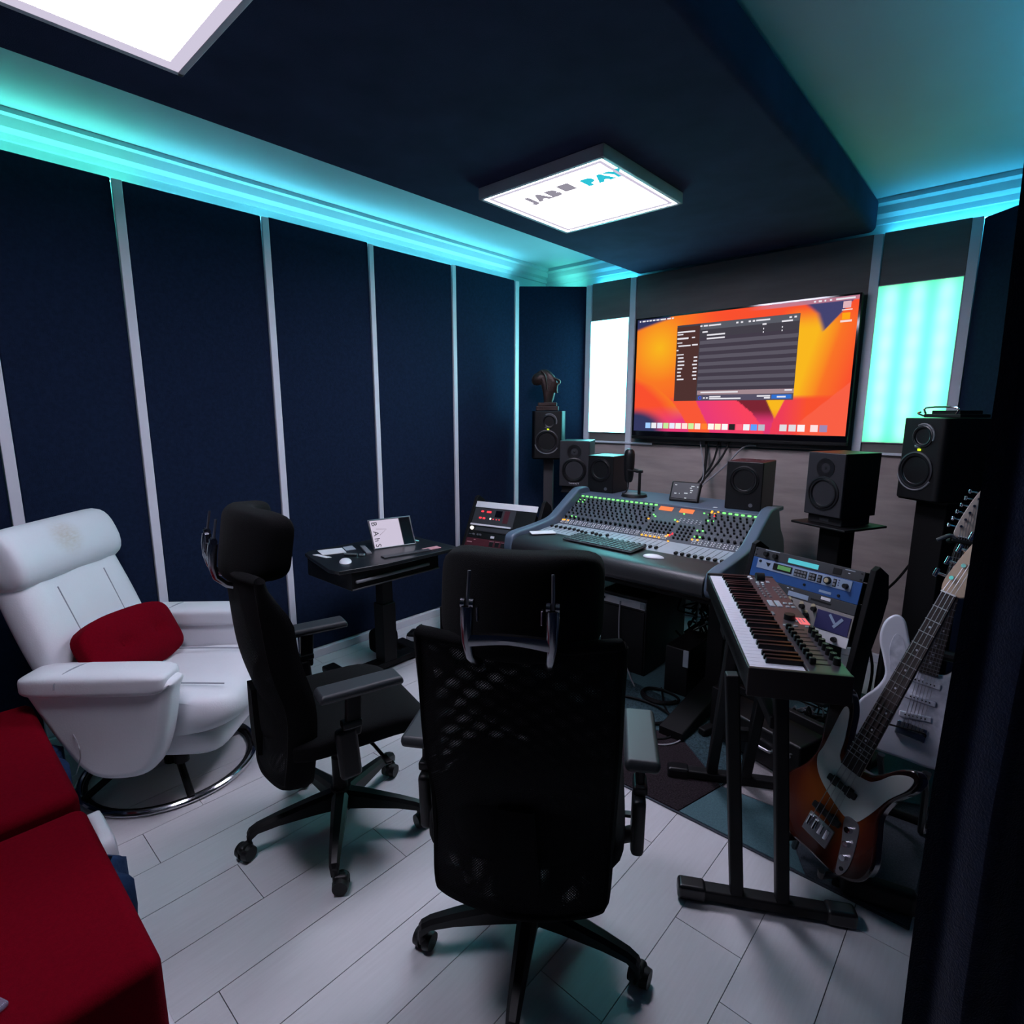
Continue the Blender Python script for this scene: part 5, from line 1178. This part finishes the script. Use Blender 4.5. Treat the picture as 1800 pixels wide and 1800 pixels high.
# bass in front
BB, BN = Vector((-0.318, 1.767, 0.25)), Vector((-0.098, 1.97, 0.987)); BL = (BN-BB).length
bm_ = frame(BB, BN, Vector((-0.36, -0.80, 0.30)))
sun = mat('sunburst lacquer', (0.40, 0.10, 0.02), 0.16, coat=0.4); nt = sun.node_tree
tc = nt.nodes.new('ShaderNodeTexCoord'); mp = nt.nodes.new('ShaderNodeMapping'); mp.inputs['Location'].default_value = (0.05, -0.42, 0); mp.inputs['Scale'].default_value = (5.2, 4.2, 0.0)
nt.links.new(tc.outputs['Object'], mp.inputs[0]); ln = nt.nodes.new('ShaderNodeVectorMath'); ln.operation = 'LENGTH'; nt.links.new(mp.outputs[0], ln.inputs[0])
cr = nt.nodes.new('ShaderNodeValToRGB'); e = cr.color_ramp.elements; e[0].position = 0.25; e[0].color = (0.27, 0.06, 0.009, 1); e[1].position = 0.95; e[1].color = (0.010, 0.004, 0.003, 1); q = cr.color_ramp.elements.new(0.62); q.color = (0.085, 0.013, 0.005, 1)
nt.links.new(ln.outputs['Value'], cr.inputs[0]); nt.links.new(cr.outputs[0], nt.nodes['Principled BSDF'].inputs['Base Color'])
bbody = [(0, -0.09), (0.09, -0.085), (0.15, -0.05), (0.165, 0.01), (0.14, 0.08), (0.118, 0.14), (0.125, 0.2), (0.155, 0.26), (0.16, 0.30), (0.135, 0.315), (0.10, 0.29), (0.065, 0.245), (0.035, 0.225), (-0.035, 0.225), (-0.055, 0.28), (-0.08, 0.36), (-0.12, 0.405), (-0.15, 0.39), (-0.158, 0.34), (-0.14, 0.27), (-0.12, 0.20), (-0.128, 0.13), (-0.163, 0.06), (-0.175, -0.01), (-0.15, -0.07), (-0.09, -0.095)]
bguard = [(0.045, 0.075), (0.075, 0.085), (0.098, 0.14), (0.115, 0.20), (0.142, 0.255), (0.145, 0.29), (0.125, 0.29), (0.095, 0.265), (0.07, 0.225), (0.04, 0.205), (-0.04, 0.205), (-0.06, 0.27), (-0.085, 0.345), (-0.105, 0.35), (-0.105, 0.28), (-0.103, 0.21), (-0.105, 0.17), (-0.08, 0.13), (-0.03, 0.10)]
bhead = [(-0.021, BL), (0.021, BL), (0.045, BL+0.02), (0.058, BL+0.06), (0.05, BL+0.12), (0.045, BL+0.17), (0.055, BL+0.205), (0.04, BL+0.225), (0.005, BL+0.21), (-0.015, BL+0.15), (-0.03, BL+0.06), (-0.032, BL+0.025)]
btun = [(-0.012+0.012*i, BL+0.045+0.043*i) for i in range(4)]
t, hd = guitar('bass_guitar', 'sunburst electric bass with off white pickguard leaning on the stand in front', 'bass guitar', bm_, BL, bbody, sun, bguard, 'mint', 20, 0.040, 0.062, 0.205, 4, bhead, 'maple', btun)
for i, (tx, ty) in enumerate(btun):
    obj('tuning_key', MB().cyl((tx-0.02, ty, 0.0), (tx-0.045, ty, 0.0), 0.004, 0.004, 8).box((tx-0.052, ty, 0.0), (0.006, 0.026, 0.018), 0.004), M['chrome'], hd)
for y, w_, m_ in ((0.145, 0.095, 'black'), (0.045, 0.095, 'black')):
    pk = MB().box((0.0, y, 0.0075), (w_, 0.020, 0.011), 0.004, 3)
    for k in (-1, 1): pk.box((0.024*k, y, 0.006), (0.022, 0.03, 0.008), 0.004, 2)
    obj('pickup', pk, M[m_], t)
br = obj('bridge', MB().box((0, -0.012, 0.005), (0.085, 0.062, 0.008), 0.002), M['steel'], t)
for i in range(4): obj('saddle', MB().cyl((-0.030+0.02*i, -0.018, 0.012), (-0.030+0.02*i, 0.012, 0.013), 0.0065, 0.0065, 10), M['chrome'], br)
cp = [(0.045, 0.078), (0.085, 0.085), (0.105, 0.03), (0.115, -0.03), (0.108, -0.068), (0.095, -0.075), (0.085, -0.05), (0.068, 0.01)]
pl = obj('control_plate', MB().prism(sp2(cp, 4), 0.0, 0.003, 0.0006), M['steel'], t)
for x, y in ((0.072, 0.055), (0.085, 0.018), (0.096, -0.020)): obj('knob', MB().cyl((x, y, 0.003), (x, y, 0.018), 0.0095, 0.0085, 16), M['chrome'], pl)
obj('jack', MB().cyl((0.102, -0.052, 0.003), (0.102, -0.052, 0.006), 0.006, 0.006, 12), M['black'], pl)
obj('strap_button', MB().cyl((-0.13, 0.405, -0.02), (-0.137, 0.42, -0.02), 0.006, 0.008, 10), M['chrome'], t)
# white electric guitar behind
GB, GN = Vector((-0.163, 2.197, 0.447)), Vector((-0.106, 2.432, 1.071)); GL = (GN-GB).length
gm = frame(GB, GN, Vector((0.10, -0.85, 0.25)))
sc_ = GL/0.648
def s2(pts): return [(x*sc_, y*sc_) for x, y in pts]
gbody = s2([(0, -0.105), (0.08, -0.10), (0.145, -0.07), (0.17, -0.01), (0.165, 0.05), (0.13, 0.105), (0.112, 0.14), (0.12, 0.19), (0.14, 0.24), (0.135, 0.275), (0.112, 0.285), (0.085, 0.26), (0.06, 0.215), (0.035, 0.195), (-0.03, 0.195), (-0.05, 0.22), (-0.07, 0.28), (-0.095, 0.335), (-0.125, 0.345), (-0.15, 0.31), (-0.15, 0.25), (-0.125, 0.19), (-0.108, 0.14), (-0.12, 0.09), (-0.155, 0.03), (-0.165, -0.03), (-0.14, -0.085), (-0.08, -0.108)])
gguard = s2([(0.0, 0.03), (0.05, 0.022), (0.10, -0.03), (0.13, -0.035), (0.148, 0.0), (0.142, 0.05), (0.113, 0.10), (0.098, 0.14), (0.105, 0.19), (0.123, 0.24), (0.115, 0.262), (0.09, 0.245), (0.062, 0.20), (0.035, 0.182), (-0.03, 0.182), (-0.055, 0.20), (-0.085, 0.27), (-0.11, 0.28), (-0.115, 0.23), (-0.10, 0.17), (-0.08, 0.10), (-0.05, 0.045)])
ghead = [(x*sc_, GL+y*sc_) for x, y in [(-0.021, 0), (0.021, 0), (0.04, 0.012), (0.058, 0.03), (0.056, 0.055), (0.035, 0.06), (0.025, 0.085), (0.028, 0.13), (0.045, 0.155), (0.045, 0.18), (0.025, 0.188), (0.005, 0.17), (-0.018, 0.10), (-0.034, 0.02)]]
gtun = [((-0.020+0.0062*i)*sc_, GL+(0.035+0.025*i)*sc_) for i in range(6)]
t, hd = guitar('electric_guitar', 'white electric guitar with pearl pickguard on the stand behind the bass', 'guitar', gm, GL, gbody, M['guitarwhite'], gguard, 'pearl', 21, 0.042*sc_, 0.056*sc_, 0.185*sc_, 6, ghead, 'maplew', gtun)
for tx, ty in gtun: obj('tuning_key', MB().cyl((tx-0.012, ty, 0.0), (tx-0.030, ty, 0.0), 0.003, 0.003, 8).box((tx-0.034, ty, 0.0), (0.008, 0.015, 0.010), 0.003), M['chrome'], hd)
for i, (y, ro) in enumerate(((0.155, 0), (0.098, 0), (0.040, 9))):
    pk = obj('pickup', MB().box((0, y*sc_, 0.006), (0.086*sc_, 0.019*sc_, 0.010), 0.004, 3, (0, 0, R(ro))), M['pearl'], t)
    g = MB()
    for k in range(6): x = (-0.026+0.0104*k)*sc_; g.cyl((x, y*sc_+x*math.tan(R(ro)), 0.011), (x, y*sc_+x*math.tan(R(ro)), 0.0125), 0.0026, 0.0026, 8)
    obj('pole_pieces', g, M['black'], pk)
br = obj('bridge', MB().box((0, -0.010, 0.006), (0.085, 0.045, 0.012), 0.003), M['chrome'], t)
for i in range(6): obj('saddle', MB().box((-0.0265+0.0106*i, 0.002, 0.014), (0.008, 0.022, 0.006), 0.001), M['steel'], br)
obj('tremolo_arm', MB().tube(spline([(0.04, -0.01, 0.014), (0.03, 0.0, 0.03), (-0.04, -0.008, 0.034), (-0.12, -0.02, 0.03)], 5, False), 0.003, 8), M['blackm'], t)
for x, y in ((0.085, 0.03), (0.108, -0.005), (0.13, 0.03)): obj('knob', MB().cyl((x*sc_, y*sc_, 0.0025), (x*sc_, y*sc_, 0.016), 0.011, 0.009, 16), M['pearl'], t)
obj('selector_switch', MB().box((0.105*sc_, 0.075*sc_, 0.006), (0.006, 0.024, 0.004), 0.001, 1, (0, 0, R(30))).cyl((0.105*sc_, 0.075*sc_, 0.006), (0.112*sc_, 0.085*sc_, 0.018), 0.002), M['black'], t)
obj('jack_plate', MB().sphere((0.112*sc_, -0.055*sc_, 0.001), 0.03, 18, (0.42, 1.0, 0.10)), M['chrome'], t)
# capo with pick on the white guitar's nut
cpt = thing('capo', 'black and silver spring capo clamped at the white guitar head', 'capo', mtx=gm)
obj('lever', MB().tube(spline([(-0.028, GL-0.012, 0.03), (-0.045, GL-0.005, 0.035), (-0.075, GL-0.03, 0.036)], 4, False), 0.006, 8), M['steel'], cpt)
obj('jaw', MB().box((0.0, GL-0.018, 0.030), (0.075, 0.014, 0.014), 0.004).tube([(0.036, GL-0.018, 0.03), (0.052, GL-0.02, 0.01), (0.045, GL-0.02, -0.02)], 0.009, 8).tube([(-0.034, GL-0.018, 0.03), (-0.042, GL-0.02, 0.01)], 0.009, 8), M['black'], cpt)
pk = tag(obj('guitar_pick', MB().prism([(0.0, 0.0), (0.014, 0.024), (-0.014, 0.024)], 0, 0.0012, 0, gm @ XF((0.012, GL-0.062, 0.024))), M['amber'], smooth=False), 'amber pick tucked under the strings below the capo', 'pick')
# guitar stand
t = thing('guitar_stand', 'black multiple guitar stand under the bass and the white guitar', 'stand', (-0.20, 2.0, 0))
bx_ = Vector((bm_[0][0], bm_[1][0], bm_[2][0])); bu = Vector((bm_[0][1], bm_[1][1], bm_[2][1])); bn = Vector((bm_[0][2], bm_[1][2], bm_[2][2]))
obj('front_bar', MB().box((-0.165, 1.86, 0.05), (0.20, 0.05, 0.08), 0.02, 3, (0, 0, R(15))), M['blackm'], t, world=True)
obj('base_tube', MB().tube([(-0.27, 1.85, 0.022), (-0.34, 2.34, 0.022), (0.03, 2.36, 0.022), (-0.02, 1.90, 0.022)], 0.018, 10, True), M['blackm'], t, world=True)
for x in (-0.30, -0.02): obj('upright', MB().tube([(x, 2.34, 0.02), (x, 2.50, 0.62)], 0.016, 10), M['blackm'], t, world=True)
obj('back_rail', MB().tube([(-0.30, 2.50, 0.62), (-0.02, 2.50, 0.62)], 0.02, 10), M['rubber'], t, world=True)
p = BB-bu*0.10-bn*0.03
cr_ = MB()
for s_ in (-0.07, 0.07):
    a_ = BB+bx_*s_-bu*0.098; cr_.tube([(a_.x, 1.87, 0.06), tuple(a_-bn*0.055-bu*0.01), tuple(a_-bu*0.014+bn*0.012), tuple(a_+bn*0.022+bu*0.005)], 0.010, 8)
obj('bass_cradle', cr_, M['rubber'], t, world=True)
gx = Vector((gm[0][0], gm[1][0], gm[2][0])); gu = Vector((gm[0][1], gm[1][1], gm[2][1])); gn = Vector((gm[0][2], gm[1][2], gm[2][2]))
cr_ = MB()
for s_ in (-0.06, 0.07):
    a_ = GB+gx*s_-gu*0.122; cr_.tube([(a_.x, 2.30, 0.02), (a_.x, 2.26, 0.2), tuple(a_-gn*0.055-gu*0.012), tuple(a_-gu*0.014+gn*0.012), tuple(a_+gn*0.025+gu*0.006)], 0.011, 8)
obj('guitar_cradle', cr_, M['rubber'], t, world=True)
# neck rest: two padded prongs
nr = MB().tube([(-0.16, 2.50, 0.62), (-0.10, 2.50, 1.0), (-0.085, 2.49, 1.03)], 0.014, 8)
obj('neck_rest', nr, M['blackm'], t, world=True)

# ------------------------------------------------------------------ tower, cables and the clutter under the console
t = thing('computer_tower', 'black computer tower with a white strip under the mixing console', 'computer', (-1.58, 2.95, 0.007))
obj('case', MB().bx(-1.74, -1.44, 2.72, 3.22, 0.008, 0.47, 0.008), M['black'], t, world=True)
obj('white_strip', MB().bx(-1.735, -1.445, 2.708, 2.722, 0.405, 0.450, 0.002), M['paper'], t, world=True)
obj('power_socket', MB().box((-1.71, 2.706, 0.428), (0.012, 0.004, 0.014), 0.003), M['black'], t, world=True)
obj('label_plate', MB().bx(-1.475, -1.45, 2.704, 2.709, 0.412, 0.444), M['silverstrip'], t, smooth=False, world=True)
obj('front_panel', MB().bx(-1.73, -1.45, 2.712, 2.722, 0.02, 0.39, 0.003), M['blackm'], t, world=True)
def cable(label, pts, r=0.005, m='cable', n=6, closed=False, name='cable', group=None):
    return tag(obj(name, MB().tube([tuple(p) for p in spline(pts, n, closed)], r, 7, closed), M[m]), label, 'cable', group)
cable('white lead hanging from the front of the computer tower', [(-1.60, 2.70, 0.43), (-1.60, 2.695, 0.30), (-1.59, 2.70, 0.15), (-1.50, 2.66, 0.03), (-1.42, 2.58, 0.015)], 0.004, 'wcable')
cable('thickest black cable dropping from under the television to the console', [(-1.64, 3.84, 1.30), (-1.615, 3.80, 1.18), (-1.59, 3.70, 1.02), (-1.57, 3.56, 0.90), (-1.56, 3.53, 0.72)], 0.010)
cable('black cable curving left behind the touch screen controller', [(-1.55, 3.84, 1.30), (-1.56, 3.78, 1.15), (-1.62, 3.68, 1.0), (-1.64, 3.55, 0.86)], 0.007)
cable('black cable crossing to the right below the television', [(-1.47, 3.84, 1.31), (-1.50, 3.78, 1.19), (-1.57, 3.66, 1.03), (-1.60, 3.54, 0.88)], 0.007)
cable('pale cable looping right below the television', [(-1.30, 3.845, 1.275), (-1.38, 3.83, 1.26), (-1.48, 3.76, 1.12), (-1.58, 3.62, 0.99), (-1.61, 3.54, 0.92)], 0.0055, 'wcable')
cable('pale thin cable left of the black ones below the television', [(-1.69, 3.845, 1.30), (-1.65, 3.80, 1.22), (-1.585, 3.70, 1.06), (-1.60, 3.60, 0.95), (-1.61, 3.54, 0.90)], 0.004, 'wcable')
cable('black cable along the wall from the far right monitor to the rack', [(-0.33, 3.30, 0.78), (-0.38, 3.25, 0.68), (-0.45, 3.15, 0.58), (-0.47, 2.98, 0.52)], 0.006)
cable('black cable hanging from the back of the right rack to the floor', [(-0.40, 2.72, 0.55), (-0.36, 2.70, 0.40), (-0.38, 2.66, 0.18), (-0.43, 2.58, 0.02)], 0.006)
cable('thin black cable running down the right grey monitor stand', [(-0.60, 3.28, 0.95), (-0.585, 3.26, 0.7), (-0.60, 3.24, 0.4), (-0.62, 3.25, 0.05)], 0.005)
def coil(label, cx, cy, rx, ry, turns, r, m='cable', z=0.018):
    pts = []
    for i in range(turns*10+1):
        a = 2*PI*i/10; k = 1-0.05*(i/10)+0.03*math.sin(i*1.9)
        pts.append((cx+rx*k*math.cos(a)+0.012*math.sin(i*0.7), cy+ry*k*math.sin(a), z+0.004*(i/10)))
    return cable(label, pts, r, m, 4)
coil('black cable coil on the rug by the tower', -1.26, 2.56, 0.095, 0.075, 3, 0.006)
coil('wide black cable loop on the rug beside the chair armrest', -1.28, 2.36, 0.17, 0.11, 2, 0.005)
cable('long black cable trailing over the rug to the front chair', [(-1.30, 2.66, 0.016), (-1.20, 2.50, 0.016), (-1.08, 2.36, 0.016), (-1.05, 2.25, 0.016), (-1.15, 2.18, 0.016), (-1.35, 2.26, 0.016)], 0.005)
cable('white thin cable curving over the rug near the console foot', [(-1.06, 2.44, 0.016), (-1.00, 2.30, 0.016), (-1.03, 2.19, 0.016), (-1.14, 2.13, 0.016), (-1.25, 2.15, 0.016)], 0.004, 'wcable')
rr = random.Random(11)
for i in range(16):
    cx, cy, cz = rr.uniform(-1.34, -1.16), rr.uniform(3.02, 3.16), rr.uniform(0.12, 0.42)
    pts = [(min(-1.13, max(-1.41, cx+rr.uniform(-0.12, 0.12))), min(3.2, max(2.99, cy+rr.uniform(-0.1, 0.1))), min(0.47, max(0.025, cz+rr.uniform(-0.14, 0.14)))) for k in range(5)]
    cable('tangled cable under the right end of the console', pts, rr.choice((0.004, 0.006, 0.007)), rr.choice(('cable', 'cable', 'cable', 'wcable')), 6, group='tangled cables under the console')
for i in range(12):
    cx, cy = rr.uniform(-0.74, -0.52), rr.uniform(2.56, 2.78)
    pts = [(cx+rr.uniform(-0.11, 0.11), cy+rr.uniform(-0.08, 0.08), max(0.022, rr.uniform(0.01, 0.17))) for k in range(5)]
    cable('tangled cable on the floor behind the keyboard stand', pts, rr.choice((0.004, 0.006, 0.007)), rr.choice(('cable', 'cable', 'wcable')), 6, group='tangled cables behind the keyboard stand')
t = thing('power_strip', 'white power strip on the shelf behind the computer tower', 'power strip', (-1.62, 3.32, 0.52), R(-4))
obj('body', MB().box((0, 0.0, 0.02), (0.42, 0.055, 0.04), 0.006), M['white'], t)
for i in range(6): obj('socket', MB().cyl((-0.16+0.06*i, 0, 0.0395), (-0.16+0.06*i, 0, 0.0415), 0.019, 0.019, 16), M['grey'], t)
obj('plug', MB().box((0.08, 0, 0.06), (0.05, 0.045, 0.045), 0.008), M['white'], t)
bpy.data.objects['power_strip'].matrix_basis = XF((-1.62, 3.20, 0.521), (0, 0, R(-4)))
t = thing('patch_box', 'black box with a pale corner plate on the floor right of the tower', 'box', (-1.235, 2.62, 0))
obj('body', MB().box((-1.22, 2.80, 0.145), (0.13, 0.30, 0.26), 0.008), M['black'], t, world=True)
obj('corner_plate', MB().box((-1.165, 2.645, 0.23), (0.03, 0.012, 0.09), 0.003), M['silverstrip'], t, world=True)
for lab, x, y, z, rz in (('white plug adapter lying on the floor behind the keyboard stand', -0.945, 2.79, 0.012, 8), ('second white plug adapter nearer the rack on the floor', -0.94, 2.70, 0.012, -5)):
    tag(obj('plug_adapter', MB().box((x, y, z+0.012), (0.075, 0.04, 0.03), 0.006, 2, (0, 0, R(rz))), M['white']), lab, 'plug')
t = thing('floor_amplifier', 'black amplifier box on the floor under the keyboard controller', 'amplifier', (-0.664, 2.41, 0.012), R(-17.2))
obj('case', MB().box((0, 0, 0.098), (0.40, 0.19, 0.165), 0.012), M['black'], t)
obj('handle', MB().tube(spline([(-0.08, -0.095, 0.11), (-0.07, -0.118, 0.11), (0.07, -0.118, 0.105), (0.08, -0.095, 0.105)], 4, False), 0.006, 8), M['steel'], t)
for x in (-0.15, 0.15): obj('foot', MB().cyl((x, -0.06, 0), (x, -0.06, 0.016), 0.018), M['rubber'], t)
for x in (0.12, 0.16): obj('knob', MB().cyl((x, -0.095, 0.13), (x, -0.11, 0.13), 0.008), M['steel'], t)
t = thing('foot_pedal', 'black sustain pedal with pale tip under the keyboard stand', 'pedal', (-0.415, 2.06, 0.012), R(15))
obj('base', MB().box((0, 0, 0.012), (0.09, 0.16, 0.022), 0.006), M['black'], t)
obj('tread', MB().box((0, -0.03, 0.034), (0.05, 0.10, 0.012), 0.004, 2, (R(-8), 0, 0)), M['steel'], t)
bpy.context.view_layer.update()
